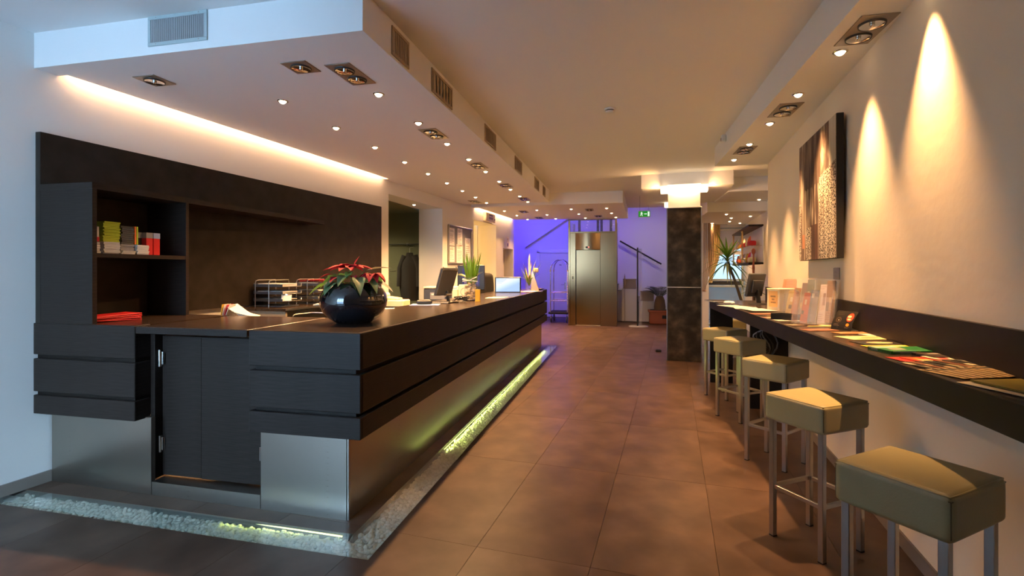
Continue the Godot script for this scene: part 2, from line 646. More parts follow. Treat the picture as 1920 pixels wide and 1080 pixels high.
func build_floor() -> void:
	var fl := struct_root("floor", "large brown stone floor tiles with thin joints")
	var outline := PackedVector2Array([Vector2(-6.2, 2.0), Vector2(-6.2, -16.0), Vector2(5.2, -16.0), Vector2(5.2, 2.0)])
	# the slab under the tiles, with the light channel left open
	var sl := M.new()
	for p in Geometry2D.clip_polygons(outline, STRIP):
		sl.prism(p, -0.16, -0.004)
	obj("slab", sl, mats.grout, fl)
	obj("channel_bed", M.new().slab(Vector3(-6.2, -0.24, 2.0), Vector3(5.2, -0.16, -16.0)), mats.grout, fl)
	# tiles on the hall's own grid
	var d := Vector2(sin(-HALL_TURN), -cos(HALL_TURN))
	var e := Vector2(-d.y, d.x)
	var o := Vector2(-0.053, -3.668)
	var kinds := []
	for k in 4:
		var tm: StandardMaterial3D = mats.tile.duplicate()
		tm.resource_name = "tile_%d" % k
		tm.albedo_color = mats.tile.albedo_color.lightened([0.0, 0.03, 0.015, 0.045][k])
		tm.uv1_offset = Vector3(k * 0.37, 0, k * 0.21)
		kinds.append(tm)
	var limit := PackedVector2Array([Vector2(LX(1.8), 1.8), Vector2(LX(-13.2), -13.2), Vector2(-4.0, -13.2), Vector2(-4.0, -15.7), Vector2(5.0, -15.7), Vector2(5.0, -7.0), Vector2(RX(-6.9), -6.9), Vector2(RX(1.8), 1.8)])
	for i in range(-9, 9):
		for j in range(-7, 11):
			var c := o + e * (i * 0.596) + d * (j * 1.196)
			var g := 0.0011
			var poly := PackedVector2Array([c + e * g + d * g, c + e * (0.596 - g) + d * g, c + e * (0.596 - g) + d * (1.196 - g), c + e * g + d * (1.196 - g)])
			for q in Geometry2D.intersect_polygons(poly, limit):
				for p in Geometry2D.clip_polygons(q, STRIP):
					if absf(area_of(p)) > 0.002:
						obj("tile", M.new().prism(p, -0.004, 0.0), kinds[rng.randi() % 4], fl)
	# glass panes over the channel
	var panes := [[Vector2(-3.84, -2.396), Vector2(-2.62, -2.350), Vector2(-2.66, -2.546), Vector2(-3.86, -2.572)], [Vector2(-2.62, -2.350), Vector2(-1.42, -2.305), Vector2(-1.47, -2.509), Vector2(-2.66, -2.546)],
		[Vector2(-1.42, -2.305), Vector2(-1.255, -2.299), Vector2(-1.257, -4.10), Vector2(-1.452, -4.10), Vector2(-1.458, -2.509)],
		[Vector2(-1.257, -4.10), Vector2(-1.26, -5.95), Vector2(-1.45, -5.95), Vector2(-1.452, -4.10)], [Vector2(-1.26, -5.95), Vector2(-1.262, -7.80), Vector2(-1.448, -7.80), Vector2(-1.45, -5.95)], [Vector2(-1.262, -7.80), Vector2(-1.263, -9.688), Vector2(-1.446, -9.688), Vector2(-1.448, -7.80)]]
	for p in panes:
		var poly := PackedVector2Array(p)
		var sm := Geometry2D.offset_polygon(poly, -0.002)
		obj("glass_pane", M.new().prism(sm[0] if sm.size() else poly, -0.012, -0.001), mats.floor_glass, fl)
	# pebbles in the channel
	var peb := SphereMesh.new()
	peb.radius = 0.5; peb.height = 1.0; peb.radial_segments = 8; peb.rings = 5
	for part in [[PackedVector2Array([Vector2(-3.86, -2.405), Vector2(-1.26, -2.306), Vector2(-1.47, -2.49), Vector2(-3.86, -2.56)]), "white pebbles in the glass covered channel along the front of the counter"], [PackedVector2Array([Vector2(-1.263, -2.31), Vector2(-1.272, -9.68), Vector2(-1.435, -9.68), Vector2(-1.445, -2.49)]), "white pebbles in the lit glass covered channel along the long side of the counter"]]:
		var poly: PackedVector2Array = part[0]
		var where := []
		var bb := Rect2(poly[0], Vector2.ZERO)
		for p in poly:
			bb = bb.expand(p)
		var step := 0.0165
		for ix in int(bb.size.x / step) + 1:
			for iz in int(bb.size.y / step) + 1:
				var p := bb.position + Vector2(ix, iz) * step + Vector2(rng.randf_range(-0.008, 0.008), rng.randf_range(-0.008, 0.008))
				if Geometry2D.is_point_in_polygon(p, poly):
					where.append(p)
		var mm := MultiMesh.new()
		mm.transform_format = MultiMesh.TRANSFORM_3D
		mm.use_colors = true
		mm.mesh = peb
		mm.instance_count = where.size()
		for k in where.size():
			var s := rng.randf_range(0.018, 0.033)
			var b := Basis.from_euler(Vector3(rng.randf_range(-0.5, 0.5), rng.randf() * TAU, rng.randf_range(-0.5, 0.5))).scaled_local(Vector3(s * 1.15, s * 0.7, s * 0.9))
			mm.set_instance_transform(k, Transform3D(b, Vector3(where[k].x, -0.042 + rng.randf_range(-0.010, 0.010), where[k].y)))
			var t := rng.randf_range(0.75, 1.0)
			mm.set_instance_color(k, Color(t, t * 0.985, t * 0.94))
		var mi := MultiMeshInstance3D.new()
		mi.name = numbered("gravel")
		mi.multimesh = mm
		mi.material_override = mats.pebble
		mi.set_meta("kind", "stuff")
		tag(mi, part[1], "pebbles")
		add_child(mi, true)
		# bed under the pebbles
	obj("pebble_bed", M.new().prism(Geometry2D.offset_polygon(STRIP, -0.002)[0], -0.16, -0.052), mats.white, fl)
	# light lines in the channel
	for sg in [[Vector3(-1.442, -0.017, -3.9), Vector3(-1.436, -0.017, -9.2), 2.2, "yellow green light line under the floor glass along the long counter side"], [Vector3(-2.3, -0.019, -2.527), Vector3(-1.52, -0.019, -2.501), 0.5, "short yellow green light line under the floor glass at the counter corner"], [Vector3(-3.83, -0.019, -2.567), Vector3(-3.66, -0.019, -2.564), 0.8, "short pale green light line under the floor glass at the left wall"]]:
		var t := thing("light_line", sg[3], "light strip", Vector3.ZERO)
		for h in 2:
			obj("tube", M.new().tube([sg[0].lerp(sg[1], 0.5 * h), sg[0].lerp(sg[1], 0.5 * h + 0.498)], 0.004, 8), mats.tube_lime, t)
		var a: Vector3 = sg[0]
		var b: Vector3 = sg[1]
		var nn := Vector3(1, -0.05, 0) if absf(b.z - a.z) > 1.0 else Vector3(0, -0.05, 1)
		area((a + b) * 0.5 + nn * 0.008, Vector2(a.distance_to(b), 0.010), sg[2] * 11.0, lin(0.80, 1.0, 0.28), nn, t, (b - a).normalized())

func area_of(p: PackedVector2Array) -> float:
	var s := 0.0
	for k in p.size():
		s += p[k].cross(p[(k + 1) % p.size()])
	return s * 0.5

# stretch of wall between z0 and z1, face at fx(z), thickness t away from the room
func wall_run(m: M, fx: Callable, z0: float, z1: float, y0: float, y1: float, t: float) -> void:
	m.prism(PackedVector2Array([Vector2(fx.call(z0), z0), Vector2(fx.call(z1), z1), Vector2(fx.call(z1) + t, z1), Vector2(fx.call(z0) + t, z0)]), y0, y1)

func build_shell() -> void:
	var H := 3.054
	# left wall with two openings and a door recess
	var w := M.new()
	for s in [[1.9, -7.0, 0.0, 3.1], [-7.0, -8.86, 2.615, 3.1], [-8.86, -10.39, 0.0, 3.1], [-10.39, -11.83, 2.56, 3.1], [-11.83, -12.36, 0.0, 3.1], [-12.36, -13.19, 2.03, 3.1], [-13.19, -13.26, 0.0, 3.1]]:
		wall_run(w, LX, s[0], s[1], s[2], s[3], -0.47)
	struct("wall_left", w, mats.plaster, "cream painted wall behind the reception counter")
	# room behind the first opening
	w = M.new()
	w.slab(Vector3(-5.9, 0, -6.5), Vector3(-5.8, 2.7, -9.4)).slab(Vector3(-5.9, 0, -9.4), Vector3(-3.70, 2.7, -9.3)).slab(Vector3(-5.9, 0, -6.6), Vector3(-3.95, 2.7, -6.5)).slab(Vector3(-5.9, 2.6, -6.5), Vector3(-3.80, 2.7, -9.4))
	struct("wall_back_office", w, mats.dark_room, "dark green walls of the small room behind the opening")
	# niche behind the second opening
	w = M.new()
	w.slab(Vector3(-4.6, 0, -10.2), Vector3(-4.5, 2.7, -12.0)).slab(Vector3(-4.6, 0, -12.0), Vector3(-3.5, 2.7, -11.83)).slab(Vector3(-4.6, 0, -10.39), Vector3(-3.64, 2.7, -10.25)).slab(Vector3(-4.6, 2.56, -10.2), Vector3(-3.55, 2.7, -12.0))
	struct("wall_niche", w, mats.plaster, "lit walls of the passage behind the second opening")
	var dr := struct_root("door_1", "plain door set back in the left wall near the blue corner")
	obj("leaf", M.new().prism(PackedVector2Array([Vector2(LX(-12.36) - 0.25, -12.36), Vector2(LX(-13.19) - 0.25, -13.19), Vector2(LX(-13.19) - 0.30, -13.19), Vector2(LX(-12.36) - 0.30, -12.36)]), 0.0, 2.03), mats.plaster, dr)
	# right wall
	w = M.new()
	wall_run(w, RX, 1.9, -6.93, 0.0, 3.1, 0.25)
	w.prism(PackedVector2Array([Vector2(RX(-6.93), -6.93), Vector2(RX(-6.93) + 0.25, -6.93), Vector2(2.75, -6.85), Vector2(2.75, -6.65), Vector2(RX(-6.6) + 0.1, -6.6)]), 0.0, 3.1)
	struct("wall_right", w, mats.cream_plaster, "cream wall washed by spotlights above the long shelf")
	w = M.new()
	var SX := func(z: float) -> float: return 2.62 + 0.09 * (-9.6 - z)
	wall_run(w, SX, -6.7, -14.1, 0.0, 3.1, 0.2)
	struct("wall_side_room", w, mats.plaster, "side wall of the far window room")
	# rear wall behind the camera with the big window
	w = M.new()
	w.slab(Vector3(-5.2, 0, 1.8), Vector3(1.6, 0.15, 2.0)).slab(Vector3(-5.2, 2.95, 1.8), Vector3(1.6, 3.1, 2.0)).slab(Vector3(-1.9, 0.15, 1.8), Vector3(1.6, 2.95, 2.0)).slab(Vector3(-1.95, 0, -0.35), Vector3(-1.80, 3.1, 1.85)).slab(Vector3(-5.2, 0.15, 1.8), Vector3(-4.2, 2.95, 2.0))
	struct("wall_front", w, mats.plaster, "wall with the street window")
	# ceilings
	w = M.new().prism(PackedVector2Array([Vector2(-5.2, 2.0), Vector2(-3.2, -13.0), Vector2(3.2, -13.0), Vector2(3.2, -6.5), Vector2(1.7, 2.0)]), H, H + 0.2)
	struct("ceiling", w, mats.ceiling_paint, "flat white main ceiling")
	# soffit over the counter; its wall side leaves a slot for the cove light
	w = M.new().prism(PackedVector2Array([Vector2(-1.45, -2.596), Vector2(LX(-2.596) + 0.0, -2.596), Vector2(LX(-2.74), -2.74), Vector2(LX(-2.74) + 0.075, -2.74), Vector2(LX(-6.86) + 0.085, -6.86), Vector2(LX(-6.86), -6.86), Vector2(LX(-9.85), -9.85), Vector2(-1.45, -9.85)]), 2.817, H)
	struct("ceiling", w, mats.ceiling_paint, "long dropped ceiling with downlights over the counter")
	w = M.new().prism(PackedVector2Array([Vector2(-0.02, -10.25), Vector2(LX(-10.25), -10.25), Vector2(LX(-10.42), -10.42), Vector2(LX(-10.42) + 0.10, -10.42), Vector2(LX(-13.1) + 0.10, -13.1), Vector2(0.10, -13.35)]), 2.812, H)
	struct("ceiling", w, mats.ceiling_paint, "dropped ceiling with downlights in front of the lift")
	w = M.new().prism(PackedVector2Array([Vector2(0.90, 1.9), Vector2(1.155, -0.5), Vector2(1.155, -6.95), Vector2(RX(-6.95) + 0.05, -6.95), Vector2(RX(1.9) + 0.05, 1.9)]), 2.81, H)
	struct("ceiling", w, mats.ceiling_paint, "dropped ceiling with downlights over the long shelf")
	# beam on the column and the lower ceiling of the window room
	w = M.new()
	w.xf = Transform3D(Basis(Vector3.UP, HALL_TURN), Vector3(0.94, 0, -8.60))
	w.slab(Vector3(-0.66, 2.83, 0.0), Vector3(0.76, H, -2.2))
	struct("ceiling", w, mats.ceiling_paint, "deep beam resting on the stone column")
	w = M.new().slab(Vector3(1.75, 2.81, -9.2), Vector3(3.3, H, -10.6))
	struct("ceiling", w, mats.ceiling_paint, "small dropped ceiling beside the beam")
	w = M.new().slab(Vector3(1.62, 2.62, -10.6), Vector3(3.6, H, -14.1))
	struct("ceiling", w, mats.ceiling_paint, "low ceiling of the far window room")
	# stair hall behind the lift
	w = M.new().slab(Vector3(-4.2, 0, -15.85), Vector3(1.75, 4.6, -15.7))
	struct("wall_back", w, mats.plaster, "back wall of the stair hall washed with blue light")
	w = M.new().slab(Vector3(-4.2, 0, -15.85), Vector3(-4.05, 4.6, -13.1)).slab(Vector3(-4.2, 0, -13.26), Vector3(-3.3, 4.6, -13.12)).slab(Vector3(-3.4, H, -13.1), Vector3(1.75, 4.6, -12.95))
	struct("wall_stair_hall", w, mats.plaster, "side walls of the stair hall")
	w = M.new().slab(Vector3(1.55, 0, -13.0), Vector3(1.72, 4.6, -15.85)).slab(Vector3(1.55, 0, -13.0), Vector3(2.02, 2.7, -13.12))
	struct("wall_partition", w, mats.plaster, "partition between stair hall and window room")
	w = M.new().slab(Vector3(-4.2, 4.5, -15.85), Vector3(1.75, 4.65, -12.95))
	struct("ceiling", w, mats.ceiling_paint, "high ceiling of the stair hall")
	# sloping underside of the upper stair flight
	w = M.new().bar(Vector3(-3.1, 2.25, -15.66), Vector3(-1.2, 3.5, -15.66), 0.10, 0.14)
	struct("ceiling", w, mats.plaster, "sloping underside of the upper stair flight")
	# window wall of the far room
	w = M.new()
	w.slab(Vector3(1.72, 0, -13.6), Vector3(2.02, 2.7, -13.8)).slab(Vector3(3.07, 0, -13.6), Vector3(3.5, 2.7, -13.8)).slab(Vector3(2.02, 2.55, -13.6), Vector3(3.07, 2.7, -13.8))
	struct("wall_window", w, mats.plaster, "wall with the far window")
	# skirtings
	w = M.new()
	wall_run(w, func(z: float) -> float: return LX(z) + 0.012, 1.79, -2.69, 0.0, 0.077, -0.012)
	struct("baseboard_left", w, mats.tile_skirting, "brown stone skirting of the left wall")
	w = M.new()
	wall_run(w, func(z: float) -> float: return RX(z) - 0.012, 1.79, -6.9, 0.0, 0.075, 0.012)
	struct("baseboard_right", w, mats.tile_skirting, "brown stone skirting under the long shelf")
	# outside: pavement and road
	struct("pavement", M.new().slab(Vector3(-30, -0.5, 2.0), Vector3(30, -0.2, 40)), mats.paving, "pale street paving outside")
	w = M.new().slab(Vector3(1.85, -0.2, -19.0), Vector3(7.0, 6.0, -19.2)).slab(Vector3(1.76, -0.2, -13.85), Vector3(1.86, 6.0, -19.2)).slab(Vector3(7.0, -0.2, -13.8), Vector3(7.1, 6.0, -19.2)).slab(Vector3(1.76, 3.6, -13.8), Vector3(7.1, 3.8, -17.3)).slab(Vector3(3.5, 0.0, -13.75), Vector3(7.1, 6.0, -13.85))
	struct("wall_outside", w, mats.white, "pale walls of the covered yard outside the far window")
	struct("pavement", M.new().slab(Vector3(1.76, -0.5, -13.9), Vector3(7.1, -0.2, -19.2)), mats.white, "pale pavement of the covered yard outside the far window")

func build_windows() -> void:
	# big street window behind the camera
	var t := struct_root("window_1", "street window behind the viewer")
	for x in [-4.18, -3.43, -2.69, -1.97]:
		obj("post", M.new().box(Vector3(x, 1.55, 1.9), Vector3(0.05, 2.8, 0.07), 0.004), mats.dark_grey, t)
	for y in [0.17, 2.93]:
		obj("rail", M.new().box(Vector3(-3.07, y, 1.9), Vector3(2.25, 0.05, 0.07), 0.004), mats.dark_grey, t)
	for k in 3:
		obj("pane", M.new().box(Vector3(-3.80 + k * 0.74, 1.55, 1.9), Vector3(0.70, 2.72, 0.006)), mats.glass, t)
	t = struct_root("window_2", "bright floor to ceiling window of the far room")
	for x in [2.045, 2.93, 3.05]:
		obj("post", M.new().box(Vector3(x, 1.3, -13.68), Vector3(0.05, 2.5, 0.07), 0.004), mats.vent_paint, t)
	for y in [0.07, 1.06, 1.22, 2.53]:
		obj("rail", M.new().box(Vector3(2.55, y, -13.68), Vector3(1.04, 0.055, 0.07), 0.004), mats.vent_paint, t)
	for p in [[2.49, 0.56, 0.83, 0.93], [2.49, 1.88, 0.83, 1.24], [2.99, 0.56, 0.07, 0.93], [2.99, 1.88, 0.07, 1.24]]:
		obj("pane", M.new().box(Vector3(p[0], p[1], -13.68), Vector3(p[2], p[3], 0.006)), mats.glass, t)
	obj("infill_panel", M.new().box(Vector3(2.49, 1.14, -13.69), Vector3(0.83, 0.10, 0.03), 0.003), mats.dark_grey, t)
	var b := thing("roller_blind", "pale roller blind pulled half way down the far window", "blind", Vector3(2.49, 0, -13.6))
	obj("roller", M.new().cyl(Vector3(-0.42, 2.50, 0.0), 0.022, 0.84, 16, Basis(Vector3.BACK, -PI / 2)), mats.white, b)
	obj("cloth", M.new().box(Vector3(0, 2.19, 0), Vector3(0.80, 0.62, 0.003)), mats.blind, b)
	obj("bottom_bar", M.new().box(Vector3(0, 1.875, 0), Vector3(0.81, 0.025, 0.015), 0.003), mats.white, b)
	# street furniture outside: a parked car's side is only a grey band through the lower pane
	struct("wall_outside", M.new().slab(Vector3(1.86, -0.2, -17.0), Vector3(6.9, 0.95, -17.2)), mats.grey, "low grey wall outside the far window")
	# curtains
	for c in [[Vector3(2.02, 0, -13.0), 0.24, 1.72, "tan curtain beside the stone column, gathered by a tie", mats.curtain_tan, 2.66], [Vector3(2.20, 0, -13.23), 0.24, 1.45, "gold curtain at the far window, gathered by a tie", mats.curtain_gold, 2.60]]:
		var rows := []
		for i in 29:
			var f := i / 28.0
			var y: float = c[5] - f * c[2]
			var wd: float = c[1] * (1.0 - 0.68 * smoothstep(0.45, 1.0, f))
			var sh: float = -0.10 * smoothstep(0.5, 1.0, f)
			var r := []
			for j in 41:
				var g := j / 40.0
				r.append(Vector3((g - 0.5) * wd + sh, y, sin(g * TAU * 5.0) * 0.028 * (1.0 - 0.4 * f)))
			rows.append(r)
		var k := thing("curtain", c[3], "curtain", c[0])
		obj("cloth", M.new().sheet(rows), c[4], k)
		obj("tie", M.new().lathe(PackedVector2Array([Vector2(0.042, -0.018), Vector2(0.048, 0.0), Vector2(0.042, 0.018)]), 20, Vector3(-0.10, c[5] - c[2] + 0.03, 0)), c[4], k)
	var rod := thing("curtain_rod", "thin curtain rod across the window room", "curtain rod", Vector3.ZERO)
	obj("rod", M.new().tube([Vector3(1.74, 2.60, -13.12), Vector3(2.5, 2.60, -13.30)], 0.008, 8), mats.tube_steel, rod)
	obj("bracket", M.new().box(Vector3(2.1, 2.605, -13.20), Vector3(0.012, 0.03, 0.02), 0.002), mats.tube_steel, rod)

func build_column() -> void:
	var t := struct_root("column", "square column clad in dark mottled stone with a glowing white neck", Vector3(0.94, 0, -8.45), HALL_TURN)
	obj("cladding_panel", M.new().box(Vector3(0, 0.59, -0.27), Vector3(0.51, 1.18, 0.53), 0.003), mats.stone, t)
	obj("cladding_panel", M.new().box(Vector3(0, 1.826, -0.27), Vector3(0.51, 1.266, 0.53), 0.003), mats.stone, t)
	obj("joint_trim", M.new().box(Vector3(0, 1.186, -0.27), Vector3(0.525, 0.014, 0.546), 0.002), mats.tube_steel, t)
	obj("top_trim", M.new().box(Vector3(0, 2.466, -0.27), Vector3(0.53, 0.016, 0.55), 0.002), mats.tube_steel, t)
	for s in [-1.0, 1.0]:
		obj("edge_trim", M.new().box(Vector3(s * 0.262, 1.23, -0.003), Vector3(0.016, 2.46, 0.016), 0.002), mats.tube_steel, t)
		obj("edge_trim", M.new().box(Vector3(s * 0.262, 1.23, -0.537), Vector3(0.016, 2.46, 0.016), 0.002), mats.tube_steel, t)
	obj("neck", M.new().box(Vector3(0, 2.652, -0.27), Vector3(0.49, 0.356, 0.50), 0.004), mats.ceiling_paint, t)
	var g := thing("column_lamp", "glowing light boxes on both sides of the column head", "lamp", Vector3(0.94, 0, -8.45), HALL_TURN)
	for s in [[Vector3(0, 2.824, 0.05), Vector3(0.50, 0.012, 0.07)], [Vector3(-0.305, 2.780, -0.12), Vector3(0.115, 0.10, 0.22)], [Vector3(0.305, 2.780, -0.12), Vector3(0.115, 0.10, 0.22)]]:
		obj("light_panel", M.new().box(s[0], s[1], 0.004), mats.lamp_panel, g)
	for a in [[Vector3(0, 2.813, 0.05), Vector2(0.48, 0.06), Vector3(0, -1, -0.3)], [Vector3(-0.305, 2.725, -0.12), Vector2(0.10, 0.20), Vector3(0, -1, 0)], [Vector3(0.305, 2.725, -0.12), Vector2(0.10, 0.20), Vector3(0, -1, 0)], [Vector3(-0.37, 2.78, -0.12), Vector2(0.20, 0.09), Vector3(-1, 0, 0)], [Vector3(0.37, 2.78, -0.12), Vector2(0.20, 0.09), Vector3(1, 0, 0)]]:
		area(a[0], a[1], 26.0, WARM, a[2], g, Vector3.BACK if absf(a[2].x) > 0.5 else Vector3.RIGHT)
	g = thing("column_lamp", "second glowing light panel farther back under the beam", "lamp", Vector3(1.02, 0, -10.55), HALL_TURN)
	obj("light_panel", M.new().box(Vector3(0, 2.78, 0), Vector3(0.44, 0.09, 0.10), 0.004), mats.lamp_panel, g)
	obj("back_plate", M.new().box(Vector3(0, 2.78, -0.055), Vector3(0.46, 0.09, 0.01), 0.002), mats.white, g)
	area(Vector3(0, 2.73, 0), Vector2(0.4, 0.08), 10.0, COVE, Vector3.DOWN, g)

func build_ceiling_fittings() -> void:
	# rows of small halogen downlights over the counter
	for k in 9:
		downlight(Vector3(-2.678, 2.815, -3.531 - k * 0.766), E_L, "%s lit downlight from the front in the wall side row over the counter" % ordinal(k), "small halogen downlights over the counter")
		downlight(Vector3(-1.85, 2.815, -3.555 - k * 0.768), E_L, "%s lit downlight from the front in the hall side row over the counter" % ordinal(k), "small halogen downlights over the counter", Color(0, 0, 0), 70.0)
	for c in 4:
		for r in 3:
			var x: float = [-2.638, -1.894, -1.132, -0.367][c] + r * 0.083
			downlight(Vector3(x, 2.81, -11.02 - r * 0.96), E_T, "downlight before the lift, %s column from the left, %s row from the front" % [ordinal(c), ordinal(r)], "small halogen downlights in front of the lift")
	for k in 6:
		downlight(Vector3(1.309, 2.808, -2.71 - k * 0.769), E_R, ("downlight over the long shelf, %s from the far end" % ordinal(5 - k)), "small halogen downlights over the long shelf", Color(0, 0, 0), 30.0)
	for p in [[Vector3(2.05, 2.618, -11.0), "nearest the column"], [Vector3(2.30, 2.618, -11.8), "second from the column"], [Vector3(2.42, 2.618, -12.6), "third from the column"], [Vector3(2.75, 2.618, -13.1), "before the far window's right post"], [Vector3(2.62, 2.618, -11.5), "nearest the display shelf"], [Vector3(2.1, 2.618, -13.0), "above the curtains"]]:
		downlight(p[0], 2.5, "small lit downlight in the far window room, %s" % p[1], "downlights of the far window room")
	downlight(Vector3(2.50, 2.808, -10.3), 2.0, "oval lit downlight in the small dropped ceiling beside the beam", "")
	var pt := LX(-8.2) - 0.22
	downlight(Vector3(pt, 2.613, -8.2), 1.6, "lit downlight in the lintel of the first opening behind the counter", "")
	downlight(Vector3(-4.9, 2.598, -8.1), 6.0, "downlight in the small dark room behind the opening", "", Color(1.0, 0.9, 0.7), 78.0)
	# square plates
	spot_plate(Vector3(-3.285, 2.817, -2.95), 1, "single square spotlight nearest the left wall, front of the dropped ceiling")
	spot_plate(Vector3(-2.112, 2.817, -2.97), 1, "single square spotlight beside the front double spotlight over the counter")
	for k in 5:
		spot_plate(Vector3(-1.85, 2.817, -3.155 - k * 1.548), 2, "%s double spotlight from the front over the counter" % ordinal(k))
	spot_plate(Vector3(-2.87, 2.817, -9.49), 2, "double spotlight at the far end of the counter ceiling, wall side")
	for p in [[Vector3(-2.25, 2.812, -11.3), "left one of the front pair"], [Vector3(-0.75, 2.812, -11.25), "right one of the front pair"], [Vector3(-2.12, 2.812, -12.7), "left one of the rear pair"], [Vector3(-0.62, 2.812, -12.6), "right one of the rear pair"]]:
		spot_plate(p[0], 2, "double spotlight in the ceiling before the lift, %s" % p[1])
	for k in 3:
		spot_plate(Vector3(1.327, 2.81, -3.195 - k * 1.44), 2, "%s double spotlight from the front over the long shelf" % ordinal(k))
	# grilles
	air_grille(Vector3(-2.714, 2.960, -2.596), 0.444, 0.188, 0.0, "pale front air grille with upright slats above the counter end", mats.vent_paint, mats.vent_slat, 26)
	for g in [[-3.085, 0.26], [-3.87, 0.47], [-5.376, 0.47], [-6.893, 0.47], [-8.407, 0.44], [-9.2, 0.28]]:
		var k: int = [-3.085, -3.87, -5.376, -6.893, -8.407, -9.2].find(g[0])
		air_grille(Vector3(-1.45, 2.928, g[0]), g[1], 0.185, PI / 2, "%s tan air grille from the front on the dropped ceiling's side" % ordinal(k), mats.vent_tan, mats.vent_tan, 6 if k == 1 else 8)
	# smoke detector and motion sensor
	var s := thing("smoke_detector", "round white smoke detector in the middle of the main ceiling", "smoke detector", Vector3(-0.135, 3.054, -5.05))
	obj("base", M.new().lathe(PackedVector2Array([Vector2(0.055, 0), Vector2(0.055, -0.012), Vector2(0.05, -0.014), Vector2(0.04, -0.016)]), 28), mats.white, s)
	obj("slot", M.new().lathe(PackedVector2Array([Vector2(0.038, -0.014), Vector2(0.038, -0.026)]), 28), mats.black, s)
	obj("cap", M.new().lathe(PackedVector2Array([Vector2(0.045, -0.026), Vector2(0.043, -0.034), Vector2(0.025, -0.040), Vector2(0, -0.041)]), 28), mats.white, s)
	s = thing("motion_sensor", "small white motion sensor on the side of the right dropped ceiling", "motion sensor", Vector3(1.155, 2.985, -6.2))
	obj("housing", M.new().cushion(Vector3(-0.03, 0, 0), Vector3(0.055, 0.085, 0.05), 0.012, 8), mats.white, s)
	obj("lens", M.new().box(Vector3(-0.058, -0.012, 0), Vector3(0.006, 0.035, 0.034), 0.002), mats.grey, s)
	# cove lights
	for c in [[-2.80, -6.80, 0.035, "warm cove light line above the dark wall panel", 12.5], [-10.46, -13.05, 0.045, "short warm cove light line above the second opening", 14.0]]:
		var t := thing("cove_light", c[3], "cove light", Vector3.ZERO)
		var a := Vector3(LX(c[0]) + c[2], 2.90, c[0])
		var b := Vector3(LX(c[1]) + c[2], 2.90, c[1])
		obj("tube", M.new().tube([a + Vector3(0, 0.02, 0), b + Vector3(0, 0.02, 0)], 0.010, 10), mats.tube_warm, t)
		area((a + b) * 0.5, Vector2(a.distance_to(b), 0.045), c[4], COVE, Vector3.DOWN, t, (b - a).normalized())
	# blue wash of the stair hall
	var bl := thing("blue_light", "blue light line high on the back of the dropped ceiling", "light strip", Vector3.ZERO)
	obj("tube", M.new().tube([Vector3(-3.9, 4.3, -13.3), Vector3(-2.0, 4.3, -13.3)], 0.015, 10), mats.tube_blue, bl)
	area(Vector3(-2.95, 4.27, -13.34), Vector2(1.9, 0.2), E_BLUE, lin(0.075, 0.05, 1.0), Vector3(-0.25, -0.9, -0.9), bl)
	downlight(Vector3(0.5, 4.495, -14.2), 2.4, "downlight in the high ceiling of the stair hall", "", lin(1.0, 0.75, 0.7), 60.0)
	# warm light in the passage behind the second opening
	var nl := thing("passage_light", "amber light line in the passage behind the second opening", "light strip", Vector3.ZERO)
	obj("tube", M.new().tube([Vector3(-3.95, 0.3, -10.41), Vector3(-3.95, 2.4, -10.41)], 0.012, 10), mats.tube_amber, nl)
	area(Vector3(-3.95, 1.35, -10.43), Vector2(2.1, 0.06), 20.0, lin(1.0, 0.55, 0.16), Vector3(0.0, 0, -1), nl, Vector3.UP)

func air_grille(at: Vector3, w: float, h: float, turn: float, label: String, fm: Material, sm: Material, n: int) -> void:
	var t := thing("air_grille", label, "air grille", at, turn)
	var f := 0.022
	var fr := M.new()
	fr.box(Vector3(0, h * 0.5 - f * 0.5, 0.004), Vector3(w, f, 0.01), 0.002).box(Vector3(0, -h * 0.5 + f * 0.5, 0.004), Vector3(w, f, 0.01), 0.002)
	fr.box(Vector3(-w * 0.5 + f * 0.5, 0, 0.004), Vector3(f, h - 2 * f, 0.01), 0.002).box(Vector3(w * 0.5 - f * 0.5, 0, 0.004), Vector3(f, h - 2 * f, 0.01), 0.002)
	obj("frame", fr, fm, t)
	obj("backing", M.new().box(Vector3(0, 0, 0.0005), Vector3(w - f, h - f, 0.001)), mats.black if n > 10 else mats.vent_slat, t)
	for k in n:
		var x := -w * 0.5 + f + (w - 2 * f) * (k + 0.5) / n
		obj("slat", M.new().box(Vector3(x, 0, 0.0045), Vector3((w - 2 * f) / n * (0.66 if n > 10 else 0.82), h - 2 * f, 0.0025), 0.0, Basis(Vector3.UP, 0.35 if n > 10 else 0.12)), sm, t)
	if n > 10:
		for sx in [-1.0, 1.0]:
			for sy in [-1.0, 1.0]:
				obj("screw", M.new().lathe(PackedVector2Array([Vector2(0, 0.0105), Vector2(0.004, 0.0105), Vector2(0.005, 0.009)]), 10, Vector3(sx * w * 0.36, sy * (h * 0.5 - f * 0.5), 0), Basis(Vector3.RIGHT, PI / 2)), mats.tube_steel, t)

# ---------------------------------------------------------------- reception counter and what stands behind it
const TOP := 1.095
const BOARDS := [[0.885, 1.095], [0.637, 0.857], [0.487, 0.612]]

